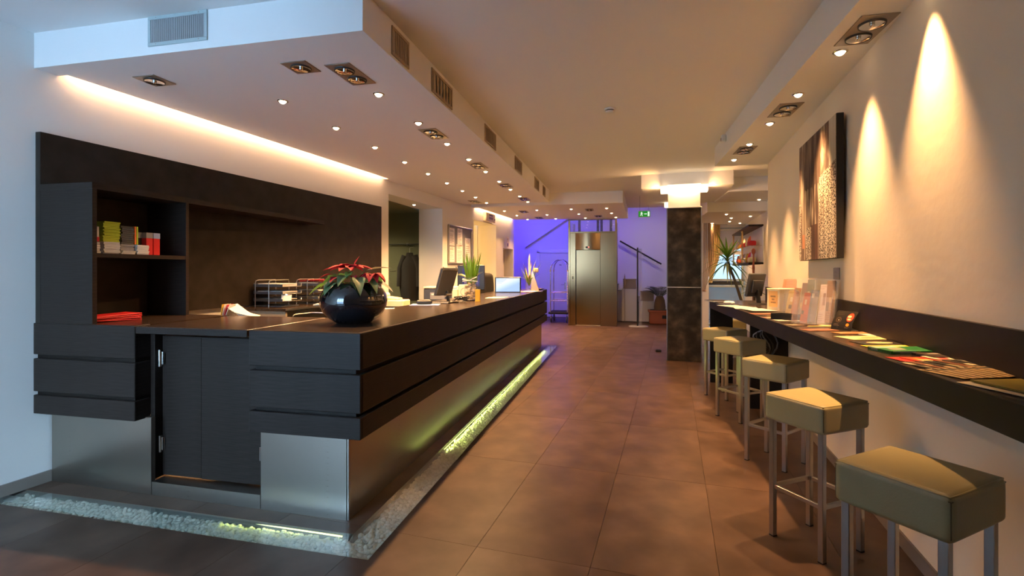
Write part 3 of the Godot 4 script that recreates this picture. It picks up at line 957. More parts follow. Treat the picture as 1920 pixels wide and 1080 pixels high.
func build_counter() -> void:
	var t := thing("reception_counter", "long dark wood reception counter on a brushed steel plinth", "reception counter")
	for b in BOARDS:
		obj("end_board", M.new().slab(Vector3(-2.194, b[0], -2.588), Vector3(-1.46, b[1], -2.618), 0.003), mats.wenge, t)
		obj("side_board", M.new().slab(Vector3(-1.46, b[0], -2.60), Vector3(-1.49, b[1], -9.65), 0.003), mats.wenge, t)
		obj("far_board", M.new().slab(Vector3(-2.19, b[0], -9.62), Vector3(-1.475, b[1], -9.655), 0.003), mats.wenge, t)
		obj("return_board", M.new().slab(Vector3(-2.194, b[0], -2.60), Vector3(-2.17, b[1], -2.76), 0.003), mats.wenge, t)
	obj("carcass", M.new().slab(Vector3(-2.17, 0.50, -2.62), Vector3(-1.505, 1.06, -9.61)), mats.wenge_matt, t)
	obj("counter_top", M.new().slab(Vector3(-2.20, 1.06, -2.617), Vector3(-1.488, TOP, -9.625), 0.002), mats.wenge_top, t)
	# steel plinth
	var pl := M.new().prism(PackedVector2Array([Vector2(-2.156, -2.643), Vector2(-1.575, -2.633), Vector2(-1.575, -2.66), Vector2(-2.156, -2.67)]), 0.0, 0.49)
	obj("plinth_panel", pl, mats.steel, t)
	obj("plinth_panel", M.new().slab(Vector3(-1.56, 0, -2.652), Vector3(-1.585, 0.49, -6.2), 0.001), mats.steel, t)
	obj("plinth_panel", M.new().slab(Vector3(-1.56, 0, -6.203), Vector3(-1.585, 0.49, -9.60), 0.001), mats.steel, t)
	obj("corner_trim", M.new().slab(Vector3(-1.572, 0, -2.632), Vector3(-1.556, 0.49, -2.648), 0.003), mats.steel, t)
	obj("plinth_core", M.new().slab(Vector3(-2.15, 0, -2.672), Vector3(-1.587, 0.5, -9.59)), mats.black, t)
	obj("kick_panel", M.new().prism(PackedVector2Array([Vector2(-2.985, -2.660), Vector2(-2.162, -2.645), Vector2(-2.162, -2.80), Vector2(-2.985, -2.80)]), 0.0, 0.085), mats.steel, t)

	# the block under the shelves at the left wall
	t = thing("side_cabinet", "short dark wood counter block against the left wall, boards over a steel plinth", "cabinet")
	for b in BOARDS:
		var y0: float = b[0] + 0.005
		obj("front_board", M.new().slab(Vector3(LX(-2.6) + 0.004, y0, -2.588), Vector3(-3.037, b[1] + 0.005, -2.612), 0.003), mats.wenge, t)
		obj("end_board", M.new().slab(Vector3(-3.037, y0, -2.60), Vector3(-3.06, b[1] + 0.005, -2.70), 0.003), mats.wenge, t)
	var edge := PackedVector2Array([Vector2(LX(-2.614) + 0.004, -2.614), Vector2(-3.063, -2.614), Vector2(-3.063, -3.40), Vector2(LX(-3.40) + 0.004, -3.40)])
	obj("carcass", M.new().prism(edge, 0.5, 1.06), mats.wenge_matt, t)
	obj("top", M.new().prism(edge, 1.06, 1.098), mats.wenge_top, t)
	obj("plinth_panel", M.new().prism(PackedVector2Array([Vector2(-3.858, -2.688), Vector2(-2.99, -2.660), Vector2(-2.99, -2.69), Vector2(-3.858, -2.712)]), 0.0, 0.50), mats.steel, t)
	obj("jamb", M.new().slab(Vector3(-3.04, 0.085, -2.70), Vector3(-3.005, 1.04, -2.78), 0.002), mats.wenge, t)

	# the way through: lifting flap over a pair of low doors
	t = thing("counter_flap", "lifting dark wood flap bridging the gap in the counter", "counter flap")
	obj("flap_top", M.new().slab(Vector3(-3.030, 1.058, -2.592), Vector3(-2.208, 1.096, -3.40), 0.003), mats.wenge_top, t)
	obj("front_edge", M.new().slab(Vector3(-3.030, 1.052, -2.588), Vector3(-2.208, 1.092, -2.596), 0.002), mats.wenge, t)
	t = thing("counter_door", "low dark double door below the counter flap with steel hinges", "door")
	obj("leaf", M.new().slab(Vector3(-3.000, 0.095, -2.75), Vector3(-2.690, 1.020, -2.785), 0.003), mats.wenge, t)
	obj("leaf", M.new().slab(Vector3(-2.686, 0.095, -2.745), Vector3(-2.215, 1.020, -2.78), 0.003), mats.wenge, t)
	for h in [Vector3(-3.003, 0.872, -2.735), Vector3(-3.003, 0.305, -2.735), Vector3(-2.212, 0.296, -2.73)]:
		var hg := obj("hinge", M.new().cyl(h - Vector3(0, 0.055, 0), 0.011, 0.11, 14), mats.chrome, t)
		obj("hinge_plate", M.new().box(h + Vector3(0.018 if h.x < -2.5 else -0.016, 0, -0.006), Vector3(0.026, 0.085, 0.006), 0.001), mats.chrome, hg)

	# dark panel on the wall and the open shelves before it
	var pn := M.new()
	wall_run(pn, func(z: float) -> float: return LX(z) + 0.045, -2.602, -6.735, 1.10, 2.388, -0.043)
	tag(obj("wood_panel", pn, mats.panel_wood), "very large dark wood panel on the wall behind the counter", "wall panel")
	t = thing("shelf_unit", "open dark wood shelf unit with a long top board on the wall panel", "shelf unit")
	obj("end_panel", M.new().prism(PackedVector2Array([Vector2(-3.83, -2.600), Vector2(-3.392, -2.600), Vector2(-3.392, -2.630), Vector2(-3.83, -2.630)]), 1.099, 1.990), mats.wenge, t)
	obj("end_panel", M.new().prism(PackedVector2Array([Vector2(-3.765, -3.318), Vector2(-3.392, -3.318), Vector2(-3.392, -3.345), Vector2(-3.765, -3.345)]), 1.099, 1.990), mats.wenge, t)
	obj("top_board", M.new().prism(PackedVector2Array([Vector2(-3.83, -2.597), Vector2(-3.390, -2.597), Vector2(-3.390, -5.2), Vector2(LX(-5.2) + 0.047, -5.2)]), 1.990, 2.032), mats.wenge, t)
	obj("shelf", M.new().prism(PackedVector2Array([Vector2(-3.828, -2.630), Vector2(-3.394, -2.630), Vector2(-3.394, -3.318), Vector2(-3.768, -3.318)]), 1.540, 1.568), mats.wenge, t)

	build_shelf_papers()
	build_back_desk()

func leaflet_stack(at: Vector3, size: Vector3, n: int, m: Material, label: String, category: String, turn := 0.0, group := "") -> void:
	var t := thing("booklet_stack", label, category, at, turn, group)
	for k in n:
		var th := size.y / n
		obj("booklet", M.new().box(Vector3(rng.randf_range(-0.004, 0.004), th * (k + 0.5), rng.randf_range(-0.004, 0.004)), Vector3(size.x, th * 0.86, size.z), 0.0, Basis(Vector3.UP, rng.randf_range(-0.03, 0.03))), m, t)

func build_shelf_papers() -> void:
	var y := 1.569
	# piles lying on the middle shelf
	leaflet_stack(Vector3(-3.53, y, -2.665), Vector3(0.17, 0.075, 0.055), 5, mats.paper, "white booklet pile at the near end of the middle shelf", "booklets", 0.0, "booklet piles on the middle shelf")
	leaflet_stack(Vector3(-3.52, y, -2.765), Vector3(0.17, 0.080, 0.11), 12, mats.paper, "tall white booklet pile below the lime pile on the middle shelf", "booklets", 0.0, "booklet piles on the middle shelf")
	leaflet_stack(Vector3(-3.52, y, -2.885), Vector3(0.17, 0.024, 0.10), 3, mats.paper, "thin white booklet pile in the middle of the shelf", "booklets", 0.0, "booklet piles on the middle shelf")
	leaflet_stack(Vector3(-3.53, y + 0.025, -2.885), Vector3(0.16, 0.045, 0.10), 6, mats.grey, "grey booklet pile on top of the thin white pile", "booklets", 0.0, "booklet piles on the middle shelf")
	leaflet_stack(Vector3(-3.52, y, -2.995), Vector3(0.17, 0.070, 0.09), 10, mats.paper, "fanned white booklet pile right of the grey pile on the middle shelf", "booklets", 0.0, "booklet piles on the middle shelf")
	leaflet_stack(Vector3(-3.54, y + 0.082, -2.785), Vector3(0.15, 0.140, 0.115), 13, mats.lime, "lime green booklet pile on top of the white pile", "booklets", 0.0, "booklet piles on the middle shelf")
	leaflet_stack(Vector3(-3.54, y + 0.072, -2.90), Vector3(0.15, 0.130, 0.09), 9, mats.dark_grey, "dark booklet pile beside the lime pile", "booklets", 0.0, "booklet piles on the middle shelf")
	var t: Node3D
	for k in 4:
		t = thing("book", "white book with a red foot, %s from the near end above the booklet pile" % ordinal(k), "book", Vector3(-3.54, y + 0.078, -2.650 - k * 0.0185), 0.0, "white and red books on the middle shelf")
		obj("cover", M.new().box(Vector3(0, 0.055, 0), Vector3(0.12, 0.10, 0.016), 0.002), mats.paper, t)
		obj("spine_band", M.new().box(Vector3(0.0605, 0.018, 0), Vector3(0.001, 0.032, 0.0162)), mats.red, t)
	for k in 2:
		t = thing("book", ["orange spined book standing right of the dark pile", "lime spined book standing beside the orange one"][k], "book", Vector3(-3.53, y + 0.073, -2.958 - k * 0.015))
		obj("pages", M.new().box(Vector3(-0.002, 0.065, 0), Vector3(0.13, 0.126, 0.010)), mats.paper, t)
		obj("cover", M.new().box(Vector3(0, 0.065, 0), Vector3(0.135, 0.13, 0.0125), 0.002), [mats.orange, mats.lime][k], t)
	for k in 3:
		t = thing("box", ["dark carton with a pale top at the back of the middle shelf", "red and grey carton, left of the two at the right end of the shelf", "red and grey carton at the very right of the middle shelf"][k], "box", Vector3([-3.60, -3.56, -3.56][k], y, [-3.06, -3.115, -3.175][k]))
		obj("body", M.new().box(Vector3(0, 0.085, 0), Vector3(0.09, 0.17, 0.054), 0.002), [mats.fabric_dark, mats.red, mats.red][k], t)
		obj("band", M.new().box(Vector3(0.0005, 0.150, 0), Vector3(0.0905, 0.042, 0.0545)), [mats.grey, mats.grey, mats.paper_blue][k], t)
	# red folders in the lower compartment
	t = thing("folder_pile", "pile of glossy red folders on the counter below the shelf", "folders", Vector3(-3.56, 1.099, -2.86), -0.25)
	for k in 4:
		obj("folder", M.new().box(Vector3(0, 0.006 + k * 0.011, 0), Vector3(0.21, 0.009, 0.29), 0.003, Basis.from_euler(Vector3(0.02 * (k - 1.5), rng.randf_range(-0.06, 0.06), 0))), mats.red, t)

func build_back_desk() -> void:
	var fx := func(z: float) -> float: return -3.118 + 0.1 * (-4.155 - z)
	var t := thing("back_desk", "dark topped desk with a beige end along the wall behind the counter", "desk")
	var z0 := -4.155
	var z1 := -8.3
	obj("desk_top", M.new().prism(PackedVector2Array([Vector2(LX(z0) + 0.046, z0), Vector2(fx.call(z0), z0), Vector2(fx.call(-5.7), -5.7), Vector2(LX(-5.7) + 0.046, -5.7)]), 1.066, 1.09), mats.wenge_top, t)
	mat("beige_side", lin(0.30, 0.235, 0.15), 0.6)
	obj("end_panel", M.new().prism(PackedVector2Array([Vector2(LX(z0) + 0.05, z0 - 0.01), Vector2(fx.call(z0) - 0.01, z0 - 0.01), Vector2(fx.call(z0) - 0.01, z0 - 0.035), Vector2(LX(z0) + 0.05, z0 - 0.035)]), 0.0, 1.066), mats.beige_side, t)
	obj("shelf", M.new().prism(PackedVector2Array([Vector2(LX(z0) + 0.05, z0 - 0.035), Vector2(fx.call(z0) - 0.03, z0 - 0.035), Vector2(fx.call(-5.7) - 0.03, -5.7), Vector2(LX(-5.7) + 0.05, -5.7)]), 0.72, 0.745), mats.wenge_matt, t)
	obj("end_panel", M.new().prism(PackedVector2Array([Vector2(LX(-5.7) + 0.05, -5.67), Vector2(fx.call(-5.7) - 0.01, -5.67), Vector2(fx.call(-5.7) - 0.01, -5.7), Vector2(LX(-5.7) + 0.05, -5.7)]), 0.0, 1.066), mats.beige_side, t)
	obj("metal_edge", M.new().bar(Vector3(fx.call(z0) + 0.003, 1.083, z0), Vector3(fx.call(-5.7) + 0.003, 1.083, -5.7), 0.006, 0.02), mats.tube_steel, t)
	# letter trays
	for s in [[Vector3(-3.44, 1.09, -4.46), 0.36, "front tower of dark letter trays with wire frame and a label card", 3], [Vector3(-3.335, 1.09, -4.93), 0.30, "rear tower of dark letter trays with a red folder on top", 3]]:
		var k := thing("letter_trays", s[2], "letter trays", s[0], -0.09)
		var w: float = s[1]
		obj("base", M.new().box(Vector3(0, 0.008, 0), Vector3(w * 0.9, 0.012, 0.24), 0.003), mats.dark_grey, k)
		for lv in 3:
			var y: float = 0.058 + lv * 0.072
			var tr := M.new()
			tr.box(Vector3(0, y, 0), Vector3(w, 0.004, 0.26), 0.001).box(Vector3(-w * 0.5, y + 0.016, 0), Vector3(0.004, 0.036, 0.26), 0.001)
			tr.box(Vector3(0, y + 0.016, -0.13), Vector3(w, 0.036, 0.004), 0.001).box(Vector3(0, y + 0.012, 0.13), Vector3(w, 0.026, 0.004), 0.001)
			obj("tray", tr, mats.dark_grey, k)
			obj("front_lip", M.new().tube([Vector3(w * 0.28, y + 0.030, 0.131), Vector3(w * 0.5, y + 0.004, 0.125), Vector3(w * 0.52, y + 0.002, -0.12), Vector3(w * 0.5, y + 0.03, -0.131)], 0.003, 6), mats.tube_steel, k)
		for x in [-w * 0.42, w * 0.05]:
			var p := []
			for q in [Vector3(x, 0.0, 0.137), Vector3(x, 0.235, 0.137), Vector3(x + 0.004, 0.262, 0.130), Vector3(x + 0.02, 0.270, 0.110), Vector3(x + 0.02, 0.270, -0.110), Vector3(x + 0.004, 0.262, -0.130), Vector3(x, 0.235, -0.137), Vector3(x, 0.0, -0.137)]:
				p.append(q)
			obj("wire_frame", M.new().tube(p, 0.0045, 8), mats.tube_steel, k)
		for lv in 3:
			var lab: String = ["lowest", "middle", "top"][lv]
			var pp := thing("paper_stack", "loose white papers in the %s tray of the %s letter tower" % [lab, "front" if w > 0.33 else "rear"], "papers", s[0] + Vector3(0, 0.062 + lv * 0.072, 0), -0.09 + rng.randf_range(-0.1, 0.1), "papers in the letter trays")
			for q in 3:
				var rows := []
				for i in 5:
					var r := []
					for j in 6:
						r.append(Vector3((i / 4.0 - 0.5) * 0.27 + 0.01 * q, 0.003 + q * 0.005 + 0.010 * pow(i / 4.0, 3) * (1 if lv == 2 else 0), (j / 5.0 - 0.5) * 0.20))
					rows.append(r)
				obj("sheet", M.new().sheet(rows), mats.paper, pp)
			obj("sheet_block", M.new().box(Vector3(0.0, 0.014, 0.0), Vector3(w * 0.82, [0.012, 0.022, 0.026][lv], 0.215), 0.001), mats.paper, pp)
	var im := paper_image(96, 64, Color(0.93, 0.86, 0.74))
	print_lines(im, 8, 5, 80, 1, 9, Color(0.15, 0.12, 0.1))
	im.fill_rect(Rect2i(50, 4, 38, 5), Color(0.75, 0.25, 0.2))
	t = thing("label_card", "small white label card hanging on the front letter tower", "card", Vector3(-3.255, 1.185, -4.35), 0.35)
	obj("card", M.new().box(Vector3.ZERO, Vector3(0.095, 0.062, 0.0015), 0.0, Basis(Vector3.RIGHT, -0.15)), print_mat("label_print", im), t)
	obj("clip", M.new().box(Vector3(0, 0.030, -0.002), Vector3(0.02, 0.012, 0.004), 0.001), mats.tube_steel, t)
	t = thing("red_folder", "red cardboard folder lying tilted on the rear letter tower", "folder", Vector3(-3.32, 1.335, -4.93), -0.1)
	obj("cover", M.new().box(Vector3(0, 0.012, 0), Vector3(0.26, 0.004, 0.22), 0.001, Basis(Vector3.BACK, 0.05)), mats.red, t)
	obj("cover", M.new().box(Vector3(0.01, 0.003, 0), Vector3(0.26, 0.004, 0.22), 0.001), mats.dark_red, t)
	# pen cups
	for k in 2:
		t = thing("pen_cup", ["blue pen cup right of the letter trays", "second blue pen cup, the one with red pens, before the red box"][k], "pen cup", Vector3([-3.135, -3.105][k], 1.09, [-5.02, -5.12][k]))
		obj("cup", M.new().lathe(PackedVector2Array([Vector2(0, 0), Vector2(0.034, 0), Vector2(0.034, 0), Vector2(0.036, 0.095), Vector2(0.036, 0.095), Vector2(0.033, 0.095), Vector2(0.032, 0.005), Vector2(0, 0.005)]), 20), mats.blue, t)
		obj("label_band", M.new().lathe(PackedVector2Array([Vector2(0.0362, 0.03), Vector2(0.0366, 0.055)]), 20), mats.paper, t)
		for q in 6:
			var a := q * 1.1 + k
			obj("pen", M.new().tube([Vector3(cos(a) * 0.01, 0.01, sin(a) * 0.01), Vector3(cos(a) * 0.03, 0.145 + 0.012 * (q % 3), sin(a) * 0.03)], 0.004, 6), [mats.red, mats.paper, mats.orange, mats.black, mats.red, mats.blue][q], t)
	t = thing("red_box", "dark red file box standing behind the flower bowl on the back desk", "file box", Vector3(-3.02, 1.09, -5.25), 0.0)
	obj("body", M.new().box(Vector3(0, 0.07, 0), Vector3(0.12, 0.14, 0.16), 0.004), mats.dark_red, t)
	obj("label", M.new().box(Vector3(0, 0.08, 0.0805), Vector3(0.06, 0.035, 0.001)), mats.paper, t)
	t = thing("paper_pad", "white note paper lying beside the pen cups", "papers", Vector3(-3.13, 1.09, -4.78), 0.3)
	obj("sheet", M.new().box(Vector3(0, 0.005, 0), Vector3(0.15, 0.010, 0.21), 0.001), mats.paper, t)
	obj("sheet", M.new().box(Vector3(0.01, 0.0115, 0.01), Vector3(0.15, 0.003, 0.21), 0.0, Basis(Vector3.UP, 0.15)), mats.paper, t)
	# lower return behind the flap with envelopes and a tray of keys
	t = thing("work_shelf", "beige low work shelf just behind the counter flap", "shelf", Vector3.ZERO)
	obj("board", M.new().slab(Vector3(-3.30, 1.03, -3.42), Vector3(-2.85, 1.06, -3.62), 0.003), mats.beige_side, t)
	obj("support", M.new().slab(Vector3(-3.28, 0.0, -3.46), Vector3(-2.87, 1.03, -3.49)), mats.beige_side, t)
	t = thing("envelope_bundle", "bundle of white envelopes and red striped leaflets leaning over the counter edge", "envelopes", Vector3(-3.08, 1.06, -3.51), 0.2)
	for k in 5:
		obj("envelope", M.new().box(Vector3(0.03 + k * 0.012, 0.055 - k * 0.004, 0.0), Vector3(0.22 - k * 0.01, 0.002, 0.11), 0.0, Basis.from_euler(Vector3(0.1, 0.15 * k - 0.3, -0.55 + 0.07 * k))), mats.paper, t)
	for k in 4:
		obj("leaflet", M.new().box(Vector3(-0.105 + k * 0.016, 0.06, 0.01), Vector3(0.003, 0.12, 0.09), 0.0, Basis(Vector3.BACK, -0.12 - 0.08 * k)), [mats.ochre, mats.paper, mats.red, mats.paper][k], t)
	t = thing("key_tray", "open metal edged tray of shiny key tags between desk and flower bowl", "tray", Vector3(-2.45, 1.0, -3.75), -0.1)
	obj("tray", M.new().box(Vector3(0, 0.035, 0), Vector3(0.42, 0.008, 0.24), 0.002), mats.black, t)
	obj("leg_panel", M.new().box(Vector3(-0.19, -0.5, 0), Vector3(0.02, 1.06, 0.22), 0.002), mats.black, t)
	obj("leg_panel", M.new().box(Vector3(0.19, -0.5, 0), Vector3(0.02, 1.06, 0.22), 0.002), mats.black, t)
	obj("rim", M.new().tube([Vector3(-0.21, 0.075, 0.12), Vector3(-0.205, 0.088, 0.11), Vector3(-0.205, 0.088, -0.11), Vector3(0.205, 0.088, -0.11), Vector3(0.205, 0.088, 0.12)], 0.005, 8), mats.tube_steel, t)
	var tags := M.new()
	for k in 16:
		tags.cushion(Vector3(-0.16 + k * 0.021, 0.05 + 0.006 * sin(k * 2.0), 0.05 + 0.02 * cos(k * 1.7)), Vector3(0.017, 0.012, 0.03), 0.005, 4)
	obj("key_tags", tags, mats.gold_chrome, t)

func blade_path(o: Vector3, dir: Vector3, length: float, droop: float, n := 9) -> Array:
	var p := []
	var d := dir.normalized()
	for k in n:
		var f := float(k) / (n - 1)
		p.append(o + d * length * f + Vector3.DOWN * droop * f * f)
	return p

func blade_width(w: float, n := 9, peak := 0.3) -> Array:
	var r := []
	for k in n:
		var f := float(k) / (n - 1)
		r.append(w * (0.45 + 0.55 * f / peak if f < peak else pow(maxf(0.0, 1.0 - (f - peak) / (1.0 - peak)), 0.8)) + 0.0004)
	return r

func oval_width(w: float, n := 9) -> Array:
	var r := []
	for k in n:
		var f := float(k) / (n - 1)
		r.append(w * (sin(PI * f * 0.5 / 0.42) if f < 0.42 else pow(maxf(0.0, 1.0 - (f - 0.42) / 0.58), 0.85)) + 0.0004)
	return r

func build_poinsettia() -> void:
	var c := Vector3(-1.815, TOP, -3.13)
	var t := thing("flower_bowl", "glossy black round flower bowl on the corner of the counter", "flower bowl", c)
	var pr := PackedVector2Array([Vector2(0, 0.0), Vector2(0.100, 0.0), Vector2(0.118, 0.004), Vector2(0.162, 0.032), Vector2(0.198, 0.071), Vector2(0.219, 0.115), Vector2(0.226, 0.152), Vector2(0.219, 0.192), Vector2(0.197, 0.230), Vector2(0.163, 0.260), Vector2(0.130, 0.274), Vector2(0.120, 0.276), Vector2(0.112, 0.270), Vector2(0.114, 0.246)])
	obj("bowl", M.new().lathe(pr, 64), mats.black_gloss, t)
	obj("soil", M.new().lathe(PackedVector2Array([Vector2(0.114, 0.246), Vector2(0.06, 0.254), Vector2(0.0, 0.256)]), 24), mats.soil, t)
	var p := thing("poinsettia", "red poinsettia with green leaves growing in the black bowl", "flower", c + Vector3(0, 0.24, 0))
	var r := Vector3(0.976, 0, -0.218)
	var f := Vector3(0.218, 0, 0.976)
	var W := func(a: float, y: float, d: float) -> Vector3: return r * a + Vector3.UP * (y - 0.24) + f * d
	var stems := M.new()
	for s in [[-0.03, 0.375, 0.0], [0.13, 0.315, 0.03], [-0.10, 0.31, 0.05], [0.05, 0.34, -0.05]]:
		stems.tube([W.call(s[0] * 0.2, 0.235, 0.0), W.call(s[0] * 0.6, 0.235 + (s[1] - 0.235) * 0.5, s[2] * 0.5), W.call(s[0], s[1], s[2])], 0.005, 7)
	obj("stem", stems, mats.leaf_light, p)
	var bract := func(o: Vector3, ang: float, length: float, w: float, rise: float, droop: float, m: Material, called: String) -> void:
		var d := r * cos(ang) + f * sin(ang) + Vector3.UP * rise
		obj(called, M.new().leaf(blade_path(o, d, length, droop), oval_width(w), 0.35), m, p)
	for k in 13:
		var a := TAU * k / 13.0 + 0.2
		bract.call(W.call(-0.035, 0.375, 0.0), a, 0.160 + 0.03 * rng.randf(), 0.038, 0.10 + 0.20 * rng.randf(), 0.045, mats.bract, "bract")
	for k in 9:
		bract.call(W.call(-0.035, 0.38, 0.0), TAU * k / 9.0, 0.105, 0.030, 0.45 + 0.3 * rng.randf(), 0.05, mats.bract, "bract")
	bract.call(W.call(0.0, 0.385, 0.0), -0.5, 0.085, 0.020, 1.9, 0.0, mats.bract, "bract")
	for k in 11:
		bract.call(W.call(0.135, 0.325, 0.05), TAU * k / 11.0 + 0.3, 0.10 + 0.03 * rng.randf(), 0.034, 0.30 + 0.25 * rng.randf(), 0.10, mats.bract, "bract")
	for b in [[-0.10, 0.33, 0.10, 2.7, 0.10], [-0.08, 0.31, 0.09, 1.8, 0.09], [0.02, 0.32, 0.08, 1.2, 0.08]]:
		bract.call(W.call(b[0], b[1], b[2]), b[3], b[4], 0.026, 0.1, 0.04, mats.bract, "bract")
	for b in [[-0.07, 0.315, 0.04, 3.3, 0.16, 0.045, 0.05, 0.09, 1], [-0.13, 0.275, 0.06, 3.0, 0.15, 0.042, -0.10, 0.07, 1], [-0.05, 0.31, 0.07, 2.35, 0.14, 0.044, 0.05, 0.10, 0], [0.05, 0.31, 0.08, 1.15, 0.145, 0.044, 0.02, 0.12, 0], [-0.02, 0.32, 0.08, 1.75, 0.12, 0.040, 0.10, 0.08, 0], [0.12, 0.30, 0.07, 0.85, 0.13, 0.040, 0.03, 0.10, 0],
		[0.14, 0.28, 0.06, 0.35, 0.17, 0.034, 0.02, 0.07, 2], [0.08, 0.36, -0.02, -0.15, 0.18, 0.030, 0.25, 0.03, 2], [-0.06, 0.33, -0.06, -2.2, 0.15, 0.045, 0.1, 0.08, 0], [0.07, 0.33, -0.06, -1.0, 0.15, 0.045, 0.1, 0.08, 0], [0.0, 0.345, 0.05, 1.6, 0.10, 0.03, 0.05, 0.05, 1], [-0.10, 0.33, 0.02, 3.8, 0.13, 0.04, 0.1, 0.08, 0], [0.02, 0.28, 0.09, 0.9, 0.13, 0.04, -0.05, 0.08, 0], [-0.09, 0.28, 0.09, 1.9, 0.12, 0.042, -0.05, 0.08, 0]]:
		bract.call(W.call(b[0], b[1], b[2]), b[3], b[4], b[5], b[6], b[7], [mats.leaf_dark, mats.leaf_light, mats.leaf_grey][b[8]], "leaf")
	var cy := M.new()
	for k in 7:
		cy.cushion(W.call(-0.035 + 0.012 * cos(k * 0.9), 0.385 + 0.003 * (k % 2), 0.012 * sin(k * 0.9)), Vector3.ONE * 0.011, 0.005, 4)
	obj("flower_bud", cy, mats.lime, p)

func monitor(label: String, at: Vector3, turn: float, w: float, h: float, tilt: float, screen: Material, foot := 0.10) -> Node3D:
	var t := thing("monitor", label, "monitor", at, turn)
	var b := Basis(Vector3.RIGHT, tilt)
	var up := Vector3(0, foot + h * 0.5, 0)
	obj("housing", M.new().box(up, Vector3(w, h, 0.035), 0.008, b), mats.dark_grey if screen == null else mats.black, t)
	obj("screen", M.new().box(up + b * Vector3(0, 0.005, 0.0182), Vector3(w - (0.17 if w > 0.45 else 0.04), h - (0.12 if w > 0.45 else 0.05), 0.002), 0.0, b), screen if screen else mats.black_gloss, t)
	obj("back_cover", M.new().box(up + b * Vector3(0, -0.01, -0.026), Vector3(w * 0.62, h * 0.55, 0.022), 0.008, b), mats.dark_grey, t)
	obj("neck", M.new().bar(Vector3(0, 0.01, -0.045), up + b * Vector3(0, -0.05, -0.035), 0.05, 0.02, 0.004), mats.black, t)
	obj("foot", M.new().lathe(PackedVector2Array([Vector2(0, 0.016), Vector2(0.07, 0.014), Vector2(0.095, 0.008), Vector2(0.10, 0.003), Vector2(0.10, 0.0), Vector2(0.10, 0.0), Vector2(0, 0)]), 32, Vector3(0, 0, -0.02)), mats.black, t)
	return t

